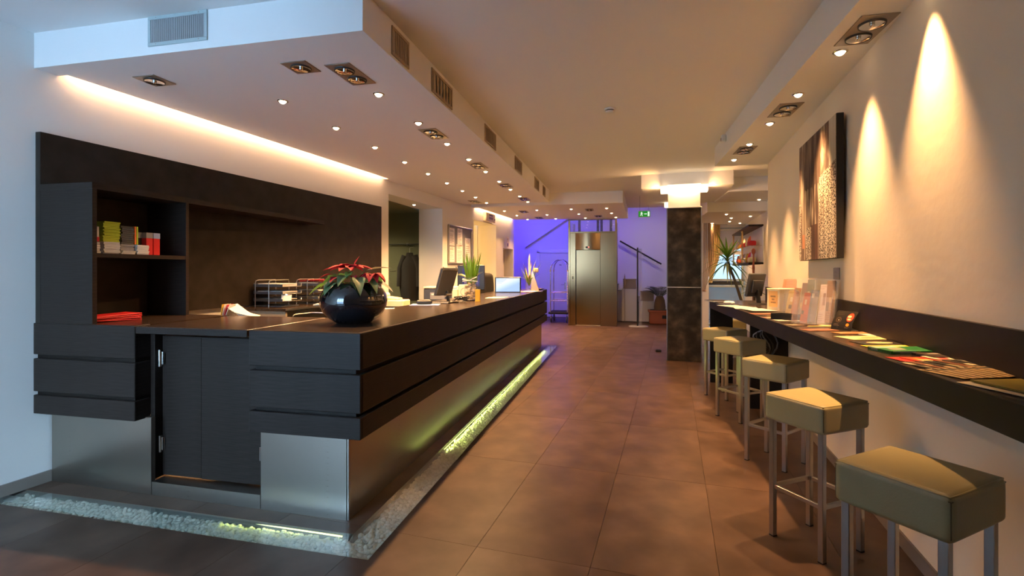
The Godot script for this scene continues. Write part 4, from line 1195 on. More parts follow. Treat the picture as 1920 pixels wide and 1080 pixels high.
func build_counter_things() -> void:
	build_poinsettia()
	var t: Node3D
	# screens
	var im := Image.create_empty(128, 96, false, Image.FORMAT_RGB8)
	for y in 96:
		for x in 128:
			im.set_pixel(x, y, Color(0.62, 0.74, 0.93).lerp(Color(0.93, 0.96, 1.0), clampf(0.3 + 0.5 * sin(x * 0.02 + y * 0.035), 0, 1)))
	for k in 4:
		im.fill_rect(Rect2i(6, 10 + k * 8, 50 - k * 8, 2), Color(0.55, 0.66, 0.88))
	var scr := print_mat("bright_screen", im)
	scr.emission_enabled = true; scr.emission = Color.WHITE; scr.emission_operator = BaseMaterial3D.EMISSION_OP_MULTIPLY; scr.emission_texture = scr.albedo_texture; scr.emission_energy_multiplier = 1.15
	scr.albedo_color = Color(0.05, 0.05, 0.05)
	im = Image.create_empty(96, 96, false, Image.FORMAT_RGB8)
	im.fill(Color(0.12, 0.12, 0.4))
	blot(im, 40, 40, 30, 22, Color(0.35, 0.42, 0.75)); blot(im, 62, 30, 12, 8, Color(0.6, 0.65, 0.85)); blot(im, 50, 75, 40, 12, Color(0.30, 0.28, 0.6))
	var scr2 := print_mat("blue_screen", im)
	scr2.emission_enabled = true; scr2.emission = Color.WHITE; scr2.emission_operator = BaseMaterial3D.EMISSION_OP_MULTIPLY; scr2.emission_texture = scr2.albedo_texture; scr2.emission_energy_multiplier = 0.8
	scr2.albedo_color = Color(0.05, 0.05, 0.05)
	# front monitor, back to the hall, turned sideways and leaning
	t = thing("monitor", "small dark monitor seen from behind, leaning, nearest on the counter", "monitor", Vector3(-1.93, TOP, -5.30), 1.12)
	var b := Basis.from_euler(Vector3(0.36, 0, 0))
	obj("housing", M.new().box(Vector3(0, 0.235, -0.01), Vector3(0.255, 0.33, 0.030), 0.008, b), mats.dark_grey, t)
	obj("back_cover", M.new().box(Vector3(0, 0.235, -0.01) + b * Vector3(0, 0.0, 0.017), Vector3(0.235, 0.30, 0.008), 0.003, b), mats.grey.duplicate(), t)
	(t.get_node("back_cover") as MeshInstance3D).material_override.albedo_color = lin(0.13, 0.11, 0.075)
	obj("stud", M.new().lathe(PackedVector2Array([Vector2(0, 0.008), Vector2(0.01, 0.006), Vector2(0.013, 0)]), 12, Vector3(-0.10, 0.39, 0.045), Basis(Vector3.RIGHT, PI / 2)), mats.chrome, t)
	obj("stud", M.new().lathe(PackedVector2Array([Vector2(0, 0.008), Vector2(0.01, 0.006), Vector2(0.013, 0)]), 12, Vector3(0.10, 0.39, 0.045), Basis(Vector3.RIGHT, PI / 2)), mats.chrome, t)
	obj("hinge", M.new().cyl(Vector3(-0.04, 0.09, 0.02), 0.022, 0.08, 16, Basis(Vector3.BACK, -PI / 2)), mats.chrome, t)
	obj("neck", M.new().bar(Vector3(0.0, 0.008, 0.03), Vector3(0, 0.13, 0.0), 0.04, 0.02, 0.004), mats.black, t)
	obj("foot", M.new().box(Vector3(0, 0.006, 0.02), Vector3(0.19, 0.012, 0.15), 0.005), mats.black_gloss, t)
	# desk set before it
	t = thing("desk_pad", "pale blue folded sheet under the black card reader on the counter", "paper", Vector3(-2.02, TOP, -4.90), 0.25)
	obj("sheet", M.new().box(Vector3(0, 0.003, 0), Vector3(0.30, 0.004, 0.20), 0.001), mats.paper_blue, t)
	obj("sheet", M.new().box(Vector3(0.004, 0.0065, 0.002), Vector3(0.29, 0.002, 0.19), 0.0, Basis(Vector3.UP, 0.02)), mats.paper_blue, t)
	t = thing("card_reader", "black card reader lying on the blue sheet", "card reader", Vector3(-2.03, TOP + 0.008, -4.90), 0.35)
	obj("body", M.new().cushion(Vector3(0, 0.022, 0), Vector3(0.16, 0.04, 0.10), 0.015, 8, 0.004), mats.black, t)
	obj("keypad", M.new().box(Vector3(0.02, 0.046, 0), Vector3(0.07, 0.004, 0.06), 0.001), mats.grey, t)
	t = thing("keyboard", "grey keyboard behind the card reader on the counter", "keyboard", Vector3(-2.0, TOP, -5.18), 0.2)
	obj("body", M.new().box(Vector3(0, 0.008, 0), Vector3(0.26, 0.014, 0.12), 0.004), mats.grey, t)
	var ky := M.new()
	for i in 12:
		for j in 4:
			ky.box(Vector3(-0.115 + i * 0.021, 0.018, -0.042 + j * 0.027), Vector3(0.017, 0.006, 0.022), 0.002)
	obj("keys", ky, mats.dark_grey, t)
	# printer behind the counter
	t = thing("printer", "grey and dark desktop printer behind the nearest monitor", "printer", Vector3(-2.66, -0.04, -7.15), 0.1)
	obj("stand", M.new().box(Vector3(0, 0.50, 0), Vector3(0.52, 1.0, 0.38), 0.004), mats.wenge_matt, t)
	obj("body", M.new().box(Vector3(0, 1.12, 0), Vector3(0.50, 0.22, 0.36), 0.012), mats.dark_grey, t)
	obj("lid", M.new().box(Vector3(0, 1.243, 0), Vector3(0.51, 0.026, 0.37), 0.008), mats.cream, t)
	obj("side_cover", M.new().box(Vector3(0.225, 1.12, 0.02), Vector3(0.085, 0.225, 0.36), 0.01), mats.cream, t)
	obj("paper_slot", M.new().box(Vector3(-0.04, 1.12, 0.182), Vector3(0.22, 0.10, 0.006), 0.002), mats.grey, t)
	obj("label", M.new().box(Vector3(-0.08, 1.145, 0.186), Vector3(0.10, 0.02, 0.001)), mats.white, t)
	# cables on the counter
	t = thing("cable_tangle", "tangle of black cables behind the nearest monitor's foot", "cables", Vector3(-1.80, TOP, -5.55))
	for k in 4:
		var p := []
		for q in 14:
			p.append(Vector3(0.07 * sin(q * 0.8 + k * 1.7) - 0.02 * k, 0.012 + 0.045 * absf(sin(q * 0.55 + k)), 0.08 * cos(q * 0.62 + k * 2.1)))
		obj("cable", M.new().tube(p, 0.006, 6), mats.black, t)
	t = thing("white_carton", "cream carton with a round mark between printer and glass vase", "carton", Vector3(-1.98, TOP, -6.12), 0.2)
	obj("body", M.new().box(Vector3(0, 0.09, 0), Vector3(0.15, 0.18, 0.13), 0.004), mats.cream, t)
	obj("round_mark", M.new().lathe(PackedVector2Array([Vector2(0.046, 0.0), Vector2(0.05, 0.001), Vector2(0.054, 0.0)]), 28, Vector3(0, 0.09, 0.0655), Basis(Vector3.RIGHT, PI / 2)), mats.vent_tan, t)
	# second monitor facing the desk side
	t = monitor("black monitor with a blue picture on its screen behind the glass vase", Vector3(-2.50, 1.03, -8.05), 0.12, 0.46, 0.42, 0.0, scr2)
	obj("stand", M.new().box(Vector3(0, -0.52, 0), Vector3(0.4, 1.04, 0.3), 0.004), mats.wenge_matt, t)
	monitor("monitor with a bright white blue screen near the far end of the counter", Vector3(-1.86, TOP - 0.055, -8.02), 0.14, 0.43, 0.27, -0.05, scr, 0.04)
	# glass vase with a striped plant
	var vz := Vector3(-1.80, TOP, -5.80)
	t = thing("glass_vase", "straight glass vase filled with shells and sand, tied with raffia", "vase", vz)
	obj("vase", M.new().lathe(PackedVector2Array([Vector2(0, 0.004), Vector2(0.075, 0.004), Vector2(0.080, 0.01), Vector2(0.083, 0.28), Vector2(0.085, 0.29)]), 36), mats.glass, t)
	obj("saucer", M.new().lathe(PackedVector2Array([Vector2(0, 0), Vector2(0.08, 0), Vector2(0.11, 0.008), Vector2(0.112, 0.011), Vector2(0.08, 0.006), Vector2(0, 0.004)]), 36), mats.chrome, t)
	var fill := M.new()
	for k in 70:
		var a := rng.randf() * TAU
		var q := sqrt(rng.randf()) * 0.058
		fill.cushion(Vector3(cos(a) * q, 0.02 + rng.randf() * 0.20, sin(a) * q), Vector3(0.036, 0.022, 0.028) * rng.randf_range(0.7, 1.3), 0.009, 4, 0.0, Basis.from_euler(Vector3(rng.randf() * 3, rng.randf() * 6, 0)))
	var fo := obj("shell_filling", fill, mats.pebble.duplicate(), t)
	(fo.material_override as StandardMaterial3D).albedo_color = lin(0.55, 0.42, 0.27)
	fo.set_meta("kind", "stuff")
	for s in [[0.6, 1.0], [-0.5, 0.9], [0.15, -1.0]]:
		obj("raffia", M.new().tube([Vector3(-0.09, 0.245 + s[0] * 0.03, 0.055), Vector3(0, 0.24, 0.09), Vector3(0.095 * s[1], 0.26 - s[0] * 0.05, 0.05)], 0.005, 6), mats.tape, t)
	var pl := thing("striped_plant", "upright green plant with sword shaped leaves in the glass vase", "plant", vz + Vector3(0, 0.2, 0))
	for k in 15:
		var a := k * 2.4
		var q := 0.02 + 0.02 * (k % 3)
		obj("leaf", M.new().leaf(blade_path(Vector3(cos(a) * q, 0, sin(a) * q), Vector3(cos(a) * 0.22, 1.0, sin(a) * 0.22), 0.30 + 0.13 * rng.randf(), 0.02), blade_width(0.020, 9, 0.35), 0.4), mats.blade, pl)
	for k in 3:
		obj("leaf", M.new().leaf(blade_path(Vector3(-0.03, 0.04, 0), Vector3(-0.75 - 0.1 * k, 0.9, 0.2 * (k - 1)), 0.24, 0.10), blade_width(0.014), 0.4), mats.blade_pale, pl)
	for k in 2:
		obj("leaf", M.new().leaf(blade_path(Vector3(0.03, 0.04, 0), Vector3(0.6, 0.9, 0.2 - 0.4 * k), 0.20, 0.06), blade_width(0.014), 0.4), mats.blade_pale, pl)
	t = thing("ochre_card", "standing ochre yellow card holder beside the glass vase", "card", Vector3(-1.665, TOP, -5.62), 0.1)
	obj("card", M.new().box(Vector3(0, 0.07, 0), Vector3(0.060, 0.14, 0.012), 0.002), mats.ochre, t)
	obj("foot", M.new().box(Vector3(0, 0.003, 0), Vector3(0.060, 0.006, 0.04), 0.002), mats.ochre, t)
	t = thing("flat_papers", "flat cream papers on the counter edge before the bright screen", "papers", Vector3(-1.63, TOP, -6.45), 0.0)
	obj("sheet", M.new().box(Vector3(0, 0.002, 0), Vector3(0.21, 0.003, 0.30)), mats.paper, t)
	obj("sheet", M.new().box(Vector3(-0.02, 0.0045, 0.10), Vector3(0.21, 0.002, 0.30), 0.0, Basis(Vector3.UP, 0.1)), mats.paper, t)
	# office chair
	t = thing("office_chair", "black padded office chair back behind the glass vase", "office chair", Vector3(-2.66, 0, -8.75), 0.3)
	obj("backrest", M.new().cushion(Vector3(0.12, 1.09, 0), Vector3(0.44, 0.62, 0.10), 0.05, 12, 0.02), mats.fabric_dark, t)
	obj("seat", M.new().cushion(Vector3(0.12, 0.52, -0.22), Vector3(0.48, 0.09, 0.46), 0.04, 10, 0.01), mats.fabric_dark, t)
	obj("column", M.new().cyl(Vector3(0.12, 0.08, -0.2), 0.03, 0.42, 16), mats.black, t)
	obj("back_bar", M.new().bar(Vector3(0.12, 0.48, -0.1), Vector3(0.12, 0.95, 0.06), 0.06, 0.02, 0.004), mats.black, t)
	for k in 5:
		var a := TAU * k / 5
		obj("foot", M.new().bar(Vector3(0.12, 0.09, -0.2), Vector3(0.12 + cos(a) * 0.28, 0.06, -0.2 + sin(a) * 0.28), 0.04, 0.03, 0.006), mats.black, t)
		obj("caster", M.new().cyl(Vector3(0.12 + cos(a) * 0.28, 0.028, -0.215 + sin(a) * 0.28), 0.028, 0.03, 14, Basis(Vector3.RIGHT, PI / 2)), mats.black, t)
	# flower arrangement at the far end
	var fz := Vector3(-1.56, TOP, -8.45)
	t = thing("flower_vase", "small square glass vase with dried silver flowers near the counter's end", "vase", fz)
	obj("tray", M.new().box(Vector3(0, 0.006, 0), Vector3(0.40, 0.010, 0.20), 0.003), mats.gold_chrome, t)
	obj("vase", M.new().box(Vector3(-0.03, 0.11, 0), Vector3(0.10, 0.20, 0.10), 0.004), mats.glass, t)
	var wedge := M.new().prism(PackedVector2Array([Vector2(-0.02, 0), Vector2(0.12, 0), Vector2(0.01, 0.33), Vector2(-0.01, 0.33)]), -0.015, 0.015)
	var wo := obj("cone_card", wedge, mats.gold_chrome.duplicate(), t)
	(wo.material_override as StandardMaterial3D).metallic = 0.2
	(wo.material_override as StandardMaterial3D).albedo_color = lin(0.60, 0.42, 0.24)
	wo.transform = Transform3D(Basis(Vector3.RIGHT, -PI / 2), Vector3(0.04, 0.012, 0.06))
	var fa := thing("dried_flowers", "spray of silvery dried flowers and a white rose in the small vase", "flowers", fz + Vector3(-0.03, 0.10, 0))
	for k in 22:
		var a := k * 2.4
		var d := Vector3(cos(a) * 0.6, 1.0 + 0.4 * (k % 3), sin(a) * 0.6)
		obj("leaf", M.new().leaf(blade_path(Vector3.ZERO, d, 0.36 + 0.16 * rng.randf(), 0.20 if k % 2 else 0.03), blade_width(0.016), 0.2), [mats.blade, mats.leaf_grey, mats.gold_chrome][k % 3], fa)
	obj("feather", M.new().leaf(blade_path(Vector3(0, 0.1, 0), Vector3(0.02, 1, 0), 0.46, 0.0), blade_width(0.016, 9, 0.75), 0.2, Vector3.RIGHT), mats.tape, fa)
	var rose := M.new()
	for k in 8:
		rose.cushion(Vector3(0.13 + 0.02 * cos(k * 0.8), 0.26 + 0.008 * (k % 3), 0.05 + 0.02 * sin(k * 0.8)), Vector3(0.05, 0.06, 0.05), 0.02, 6, 0.003)
	obj("rose", rose, mats.cream, fa)
	obj("rose_stem", M.new().tube([Vector3(0.01, 0.0, 0.01), Vector3(0.09, 0.14, 0.04), Vector3(0.13, 0.25, 0.05)], 0.004, 6), mats.leaf_dark, fa)
	t = thing("candle_glass", "small silver bauble dish beside the dried flowers", "dish", fz + Vector3(-0.20, 0, 0.02))
	obj("dish", M.new().lathe(PackedVector2Array([Vector2(0, 0.003), Vector2(0.03, 0.004), Vector2(0.055, 0.02), Vector2(0.057, 0.022), Vector2(0.03, 0.009), Vector2(0, 0.008)]), 24), mats.glass, t)
	for k in 3:
		obj("bauble", M.new().cushion(Vector3(0.02 * cos(k * 2.1), 0.028, 0.02 * sin(k * 2.1)), Vector3.ONE * 0.036, 0.017, 6), mats.gold_chrome, t)
	t = thing("sweet_tray", "dark flat tray of wrapped sweets at the far corner of the counter", "tray", Vector3(-1.60, TOP, -9.28))
	obj("tray", M.new().lathe(PackedVector2Array([Vector2(0, 0), Vector2(0.10, 0), Vector2(0.15, 0.02), Vector2(0.152, 0.024), Vector2(0.10, 0.008), Vector2(0, 0.006)]), 32), mats.wenge, t)
	for k in 9:
		obj("sweet", M.new().cushion(Vector3(0.07 * cos(k * 0.7), 0.02, 0.07 * sin(k * 0.7)), Vector3(0.04, 0.022, 0.025), 0.01, 5, 0.0, Basis(Vector3.UP, k)), [mats.paper, mats.gold_chrome, mats.red][k % 3], t)
	# white machine in front of the first opening and the small things beside the bowl
	t = thing("receipt_printer", "cream till printer with stepped lids standing in front of the dark opening", "printer", Vector3(-3.0, 0, -6.12), 0.1)
	obj("stand", M.new().box(Vector3(0.06, 0.48, 0), Vector3(0.34, 0.96, 0.30), 0.004), mats.wenge_matt, t)
	obj("body", M.new().box(Vector3(0.04, 1.02, 0), Vector3(0.34, 0.10, 0.28), 0.012), mats.cream, t)
	obj("lid", M.new().box(Vector3(0.0, 1.085, -0.02), Vector3(0.22, 0.04, 0.22), 0.01, Basis(Vector3.BACK, -0.12)), mats.cream, t)
	obj("paper_roll", M.new().cyl(Vector3(-0.09, 1.13, -0.10), 0.035, 0.16, 18, Basis(Vector3.RIGHT, PI / 2)), mats.paper, t)
	obj("slot", M.new().box(Vector3(0.08, 0.985, 0.142), Vector3(0.22, 0.016, 0.004)), mats.black, t)
	t = thing("note_paper", "small white note on the counter right of the black bowl", "paper", Vector3(-2.16, TOP, -4.35), 0.4)
	obj("sheet", M.new().box(Vector3(0, 0.0015, 0), Vector3(0.10, 0.002, 0.10)), mats.paper, t)
	obj("corner", M.new().box(Vector3(0.03, 0.004, 0.03), Vector3(0.05, 0.0015, 0.05), 0.0, Basis(Vector3.BACK, 0.06)), mats.paper, t)

func build_back_rooms() -> void:
	# coats in the dark room
	var t := thing("coat", "long black coat hanging in the dark room behind the opening", "coat", Vector3(-4.02, 0, -8.98))
	var rows := []
	for i in 20:
		var f := i / 19.0
		var w := lerpf(0.06, 0.19, smoothstep(0.0, 0.25, f)) - 0.03 * smoothstep(0.7, 1.0, f)
		var r := []
		for j in 24:
			var a := TAU * j / 24.0
			r.append(Vector3(cos(a) * w * (1 + 0.08 * sin(a * 5)), 1.80 - f * 0.92, sin(a) * w * 0.55 * (1 + 0.15 * sin(a * 4 + f * 3))))
		rows.append(r)
	obj("body", M.new().sheet(rows, true), mats.fabric_dark, t)
	for s in [-1.0, 1.0]:
		obj("sleeve", M.new().tube([Vector3(s * 0.10, 1.74, 0), Vector3(s * 0.19, 1.5, 0.02), Vector3(s * 0.20, 1.15, 0.04)], 0.065, 12, 0.05), mats.fabric_dark, t)
	obj("hanger", M.new().tube([Vector3(0, 1.78, 0), Vector3(0, 1.90, 0), Vector3(0, 1.92, -0.2)], 0.005, 6), mats.tube_steel, t)
	t = thing("coat", "grey coat hanging behind the black one at the opening's right edge", "coat", Vector3(-3.70, 0, -9.10))
	rows = []
	for i in 14:
		var f := i / 13.0
		var r := []
		for j in 20:
			var a := TAU * j / 20.0
			var w := lerpf(0.05, 0.14, smoothstep(0.0, 0.3, f))
			r.append(Vector3(cos(a) * w, 1.95 - f * 0.8, sin(a) * w * 0.6))
		rows.append(r)
	obj("body", M.new().sheet(rows, true), mats.grey, t)
	obj("hanger", M.new().tube([Vector3(0, 1.93, 0), Vector3(0, 2.02, 0), Vector3(0, 2.03, -0.15)], 0.005, 6), mats.tube_steel, t)
	t = thing("plastic_bag", "clear dry cleaning bag hanging left of the black coat", "bag", Vector3(-4.42, 0, -8.85))
	rows = []
	for i in 10:
		var r := []
		for j in 13:
			r.append(Vector3((j / 12.0 - 0.5) * (0.10 + 0.02 * i), 1.35 - i * 0.07, 0.05 * sin(j * 1.7 + i)))
		rows.append(r)
	obj("film", M.new().sheet(rows), mats.acrylic, t)
	obj("hook", M.new().tube([Vector3(0, 1.35, 0), Vector3(0, 1.44, 0), Vector3(0, 1.45, -0.35)], 0.004, 6), mats.tube_steel, t)
	t = thing("hanging_rail", "steel rail that carries the coats in the dark room", "rail", Vector3.ZERO)
	obj("rail", M.new().tube([Vector3(-4.6, 1.98, -9.24), Vector3(-3.72, 1.98, -9.24)], 0.010, 10), mats.black, t)
	obj("bracket", M.new().box(Vector3(-4.2, 1.98, -9.27), Vector3(0.02, 0.04, 0.06), 0.002), mats.tube_steel, t)
	# notice board
	var nb := Vector3(LX(-9.66), 1.962, -9.66)
	t = thing("notice_board", "grey notice board with a rounded aluminium frame on the left wall", "notice board", nb, HALL_TURN + PI / 2)
	obj("board", M.new().box(Vector3(0, 0, 0.012), Vector3(1.14, 0.73, 0.018), 0.002), mats.grey, t)
	for s in [[Vector3(0, 0.365, 0.02), Vector3(1.18, 0.03, 0.03)], [Vector3(0, -0.365, 0.02), Vector3(1.18, 0.03, 0.03)], [Vector3(-0.575, 0, 0.02), Vector3(0.03, 0.73, 0.03)], [Vector3(0.575, 0, 0.02), Vector3(0.03, 0.73, 0.03)]]:
		obj("frame", M.new().box(s[0], s[1], 0.008), mats.tube_steel, t)
	var k := 0
	for p in [[-0.43, 0.15, 0.24, 0.34, "top left sheet"], [-0.05, 0.16, 0.24, 0.36, "top middle sheet"], [-0.43, -0.19, 0.24, 0.30, "bottom left sheet"], [-0.06, -0.17, 0.30, 0.38, "bottom middle sheet"], [0.36, -0.08, 0.28, 0.50, "tall right hand sheet"]]:
		var im := paper_image(96, 128, Color(0.95, 0.93, 0.9))
		print_lines(im, 12, 14, 72, 3, 6, Color(0.35, 0.32, 0.32))
		print_lines(im, 12, 44, 72, 7, 10, Color(0.55, 0.5, 0.5))
		var np := thing("notice_paper", "printed white notice, %s on the notice board" % p[4], "notice", nb, HALL_TURN + PI / 2, "notices on the board")
		obj("sheet", M.new().box(Vector3(p[0], p[1], 0.0225), Vector3(p[2], p[3], 0.002)), print_mat("notice_%d" % k, im), np)
		obj("pin", M.new().lathe(PackedVector2Array([Vector2(0, 0.006), Vector2(0.006, 0.004), Vector2(0.007, 0)]), 10, Vector3(p[0], p[1] + p[3] * 0.45, 0.023), Basis(Vector3.RIGHT, PI / 2)), mats.red, np)
		k += 1
	# lit box sign above the second opening
	var im := paper_image(128, 64, Color(0.85, 0.82, 0.75))
	im.fill_rect(Rect2i(30, 8, 66, 14), Color(0.28, 0.2, 0.32))
	im.fill_rect(Rect2i(30, 28, 66, 24), Color(0.32, 0.2, 0.42))
	print_lines(im, 34, 32, 56, 3, 6, Color(0.6, 0.5, 0.65))
	t = thing("alarm_panel", "small cream alarm box with dark display above the second opening", "alarm box", Vector3(LX(-11.26), 2.69, -11.26), HALL_TURN + PI / 2)
	obj("housing", M.new().box(Vector3(0, 0, 0.04), Vector3(0.60, 0.21, 0.08), 0.012), mats.cream, t)
	obj("display", M.new().box(Vector3(0.0, 0, 0.081), Vector3(0.50, 0.17, 0.002)), print_mat("alarm_face", im), t)
	obj("knob", M.new().lathe(PackedVector2Array([Vector2(0, 0.012), Vector2(0.02, 0.01), Vector2(0.022, 0)]), 14, Vector3(0.24, -0.03, 0.082), Basis(Vector3.RIGHT, PI / 2)), mats.black, t)
	# pictogram signs over the small door
	im = paper_image(64, 128, Color(0.93, 0.86, 0.78))
	for q in [[30, 14, 5, 5], [28, 22, 9, 22], [24, 24, 4, 16], [38, 24, 4, 16], [28, 44, 4, 18], [34, 44, 4, 18]]:
		im.fill_rect(Rect2i(q[0], q[1], q[2], q[3]), Color(0.4, 0.3, 0.3))
	im.fill_rect(Rect2i(14, 84, 36, 40), Color(0.26, 0.16, 0.5))
	t = thing("restroom_sign", "small pictogram sign over a violet square above the recessed door", "sign", Vector3(LX(-12.72), 2.21, -12.72), HALL_TURN + PI / 2)
	obj("plate", M.new().box(Vector3(0, 0, 0.004), Vector3(0.15, 0.26, 0.006), 0.002), print_mat("sign_face", im), t)
	obj("spacer", M.new().box(Vector3(0, 0, 0.0005), Vector3(0.10, 0.20, 0.001)), mats.grey, t)

# ---------------------------------------------------------------- the far end: lift, stairs, trolley, palm
func build_far_end() -> void:
	var c := Vector3(-0.815, 0, -13.40)
	var t := struct_root("lift", "brushed steel lift front with a glass box above it", c, 0.0)
	t.set_meta("kind", "thing")
	tag(t, "brushed steel lift with a glass top, in the middle of the far wall", "lift")
	var W := 1.27
	for s in [-1.0, 1.0]:
		obj("post", M.new().box(Vector3(s * (W * 0.5 - 0.025), 1.41, 0.0), Vector3(0.05, 2.82, 0.08), 0.004), mats.lift_steel, t)
		obj("rear_post", M.new().box(Vector3(s * (W * 0.5 - 0.025), 1.41, -1.35), Vector3(0.05, 2.82, 0.06), 0.004), mats.tube_steel, t)
		obj("side_glass", M.new().box(Vector3(s * (W * 0.5 - 0.02), 1.41, -0.68), Vector3(0.010, 2.78, 1.25)), mats.lift_glass, t)
	obj("side_panel", M.new().box(Vector3(-0.515, 1.23, -0.005), Vector3(0.14, 2.46, 0.03), 0.002), mats.lift_steel, t)
	obj("side_panel", M.new().box(Vector3(0.40, 1.23, -0.005), Vector3(0.385, 2.46, 0.03), 0.002), mats.lift_steel, t)
	obj("door_leaf", M.new().box(Vector3(-0.12, 1.005, -0.035), Vector3(0.645, 1.99, 0.03), 0.002), mats.lift_steel, t)
	obj("door_gap", M.new().box(Vector3(-0.435, 1.005, -0.025), Vector3(0.022, 1.99, 0.03)), mats.black, t)
	# header bulges forward a little
	var rows := []
	for i in 2:
		var r := []
		for j in 25:
			var g := j / 24.0
			r.append(Vector3(-0.445 + g * 0.65, 2.01 + i * 0.44, 0.012 + 0.035 * sin(PI * g)))
		rows.append(r)
	obj("header", M.new().sheet(rows), mats.lift_steel, t)
	obj("header_core", M.new().box(Vector3(-0.12, 2.235, -0.01), Vector3(0.65, 0.45, 0.03)), mats.lift_steel, t)
	obj("sill", M.new().box(Vector3(-0.12, 0.008, 0.0), Vector3(0.645, 0.014, 0.05), 0.002), mats.tube_steel, t)
	obj("display", M.new().box(Vector3(-0.125, 2.075, 0.048), Vector3(0.10, 0.05, 0.012), 0.002), mats.black, t)
	var dg := obj("display_digit", M.new().box(Vector3(-0.105, 2.075, 0.0548), Vector3(0.012, 0.032, 0.002)).box(Vector3(-0.093, 2.090, 0.0548), Vector3(0.014, 0.006, 0.002)).box(Vector3(-0.093, 2.060, 0.0548), Vector3(0.014, 0.006, 0.002)).box(Vector3(-0.082, 2.075, 0.0548), Vector3(0.008, 0.032, 0.002)), glow("red_display_glow", lin(1.0, 0.05, 0.06), 1.2), t)
	dg.set_meta("label", "red glowing floor number")
	obj("call_panel", M.new().box(Vector3(-0.515, 1.24, 0.012), Vector3(0.05, 0.20, 0.006), 0.002), mats.lift_steel, t)
	for y in [1.29, 1.25, 1.19]:
		obj("button", M.new().lathe(PackedVector2Array([Vector2(0, 0.008), Vector2(0.014, 0.006), Vector2(0.016, 0)]), 14, Vector3(-0.515, y, 0.015), Basis(Vector3.RIGHT, PI / 2)), mats.black if y > 1.2 else mats.chrome, t)
	for y in [2.475, 2.81]:
		obj("rail", M.new().box(Vector3(0, y, 0), Vector3(W, 0.035, 0.07), 0.003), mats.lift_steel, t)
	obj("upper_glass", M.new().box(Vector3(0, 2.64, -0.01), Vector3(W - 0.11, 0.30, 0.010)), mats.lift_glass, t)
	obj("cabin", M.new().box(Vector3(0.0, 1.22, -0.70), Vector3(1.10, 2.40, 1.15)), mats.lift_steel, t)
	for x in [-0.42, 0.1, 0.2, 0.46]:
		obj("guide_rail", M.new().box(Vector3(x, 2.66, -0.9), Vector3(0.07, 0.5, 0.05), 0.003), mats.dark_grey, t)

	# white door in the blue wall
	t = struct_root("door_2", "white door with a moulded frame in the blue lit back wall")
	for x in [-2.64, -1.60]:
		obj("frame", M.new().box(Vector3(x, 1.02, -15.69), Vector3(0.10, 2.08, 0.05), 0.006), mats.white, t)
	obj("frame", M.new().box(Vector3(-2.12, 2.06, -15.69), Vector3(1.14, 0.10, 0.05), 0.006), mats.white, t)
	obj("leaf", M.new().box(Vector3(-2.12, 1.01, -15.695), Vector3(0.94, 2.0, 0.03), 0.004), mats.white, t)
	obj("handle", M.new().tube([Vector3(-1.80, 1.02, -15.67), Vector3(-1.80, 1.02, -15.62), Vector3(-1.92, 1.02, -15.62)], 0.009, 8), mats.tube_steel, t)
	obj("lock_plate", M.new().box(Vector3(-1.80, 0.98, -15.676), Vector3(0.04, 0.22, 0.008), 0.002), mats.tube_steel, t)

	# luggage trolley
	t = thing("luggage_trolley", "tall brass luggage trolley with a domed frame left of the lift", "luggage trolley", Vector3(-1.775, 0, -14.30), PI / 2)
	obj("deck", M.new().box(Vector3(0, 0.27, 0), Vector3(0.74, 0.06, 0.60), 0.02), mats.fabric_dark, t)
	for sx in [-1.0, 1.0]:
		for sz in [-1.0, 1.0]:
			var p := [Vector3(sx * 0.34, 0.28, sz * 0.24), Vector3(sx * 0.34, 1.45, sz * 0.24)]
			for q in 7:
				var f := (q + 1) / 7.0
				p.append(Vector3(sx * 0.34 * cos(f * PI * 0.42), 1.45 + 0.31 * sin(f * PI * 0.5), sz * 0.24 * cos(f * PI * 0.46)))
			obj("upright", M.new().tube(p, 0.016, 10), mats.chrome, t)
			obj("collar", M.new().cyl(Vector3(sx * 0.34, 1.43, sz * 0.24), 0.022, 0.05, 14), mats.gold_chrome, t)
			obj("wheel", M.new().cyl(Vector3(sx * 0.30, 0.095, sz * 0.22 - 0.015), 0.095, 0.03, 20, Basis(Vector3.RIGHT, PI / 2)), mats.black, t)
			obj("fork", M.new().bar(Vector3(sx * 0.30, 0.25, sz * 0.22), Vector3(sx * 0.30, 0.09, sz * 0.22), 0.02, 0.05, 0.004), mats.tube_steel, t)
		for y in [0.615, 0.845]:
			obj("side_rail", M.new().tube([Vector3(sx * 0.34, y, -0.24), Vector3(sx * 0.34, y, 0.24)], 0.012, 8), mats.gold_chrome, t)
	for y in [0.615, 0.845]:
		for z in [-0.24, 0.24]:
			obj("cross_rail", M.new().tube([Vector3(-0.34, y, z), Vector3(0.34, y, z)], 0.012, 8), mats.gold_chrome, t)
	obj("top_ring", M.new().lathe(PackedVector2Array([Vector2(0.09, 1.75), Vector2(0.11, 1.765), Vector2(0.09, 1.78), Vector2(0.0, 1.785)]), 24), mats.chrome, t)
	obj("hanger_bar", M.new().tube([Vector3(-0.2, 1.62, 0), Vector3(0.2, 1.62, 0)], 0.010, 8), mats.black, t)

	# stairs along the back wall, rising to the left
	t = struct_root("stairs", "white stairs rising to the left behind the lift")
	for k in 9:
		var x := 1.30 - k * 0.29
		var y := 0.175 * (k + 1)
		obj("step", M.new().box(Vector3(x - 0.15, y * 0.5, -15.28), Vector3(0.30, y, 0.80), 0.004), mats.plaster, t)
		obj("tread", M.new().box(Vector3(x - 0.16, y + 0.012, -15.27), Vector3(0.33, 0.024, 0.83), 0.005), mats.grey, t)
	t = thing("handrail", "dark sloping handrail on the stair hall wall", "handrail", Vector3(0, 0, 0))
	obj("rail", M.new().tube([Vector3(-0.12, 2.36, -15.60), Vector3(1.09, 1.655, -15.60)], 0.024, 10), mats.black, t)
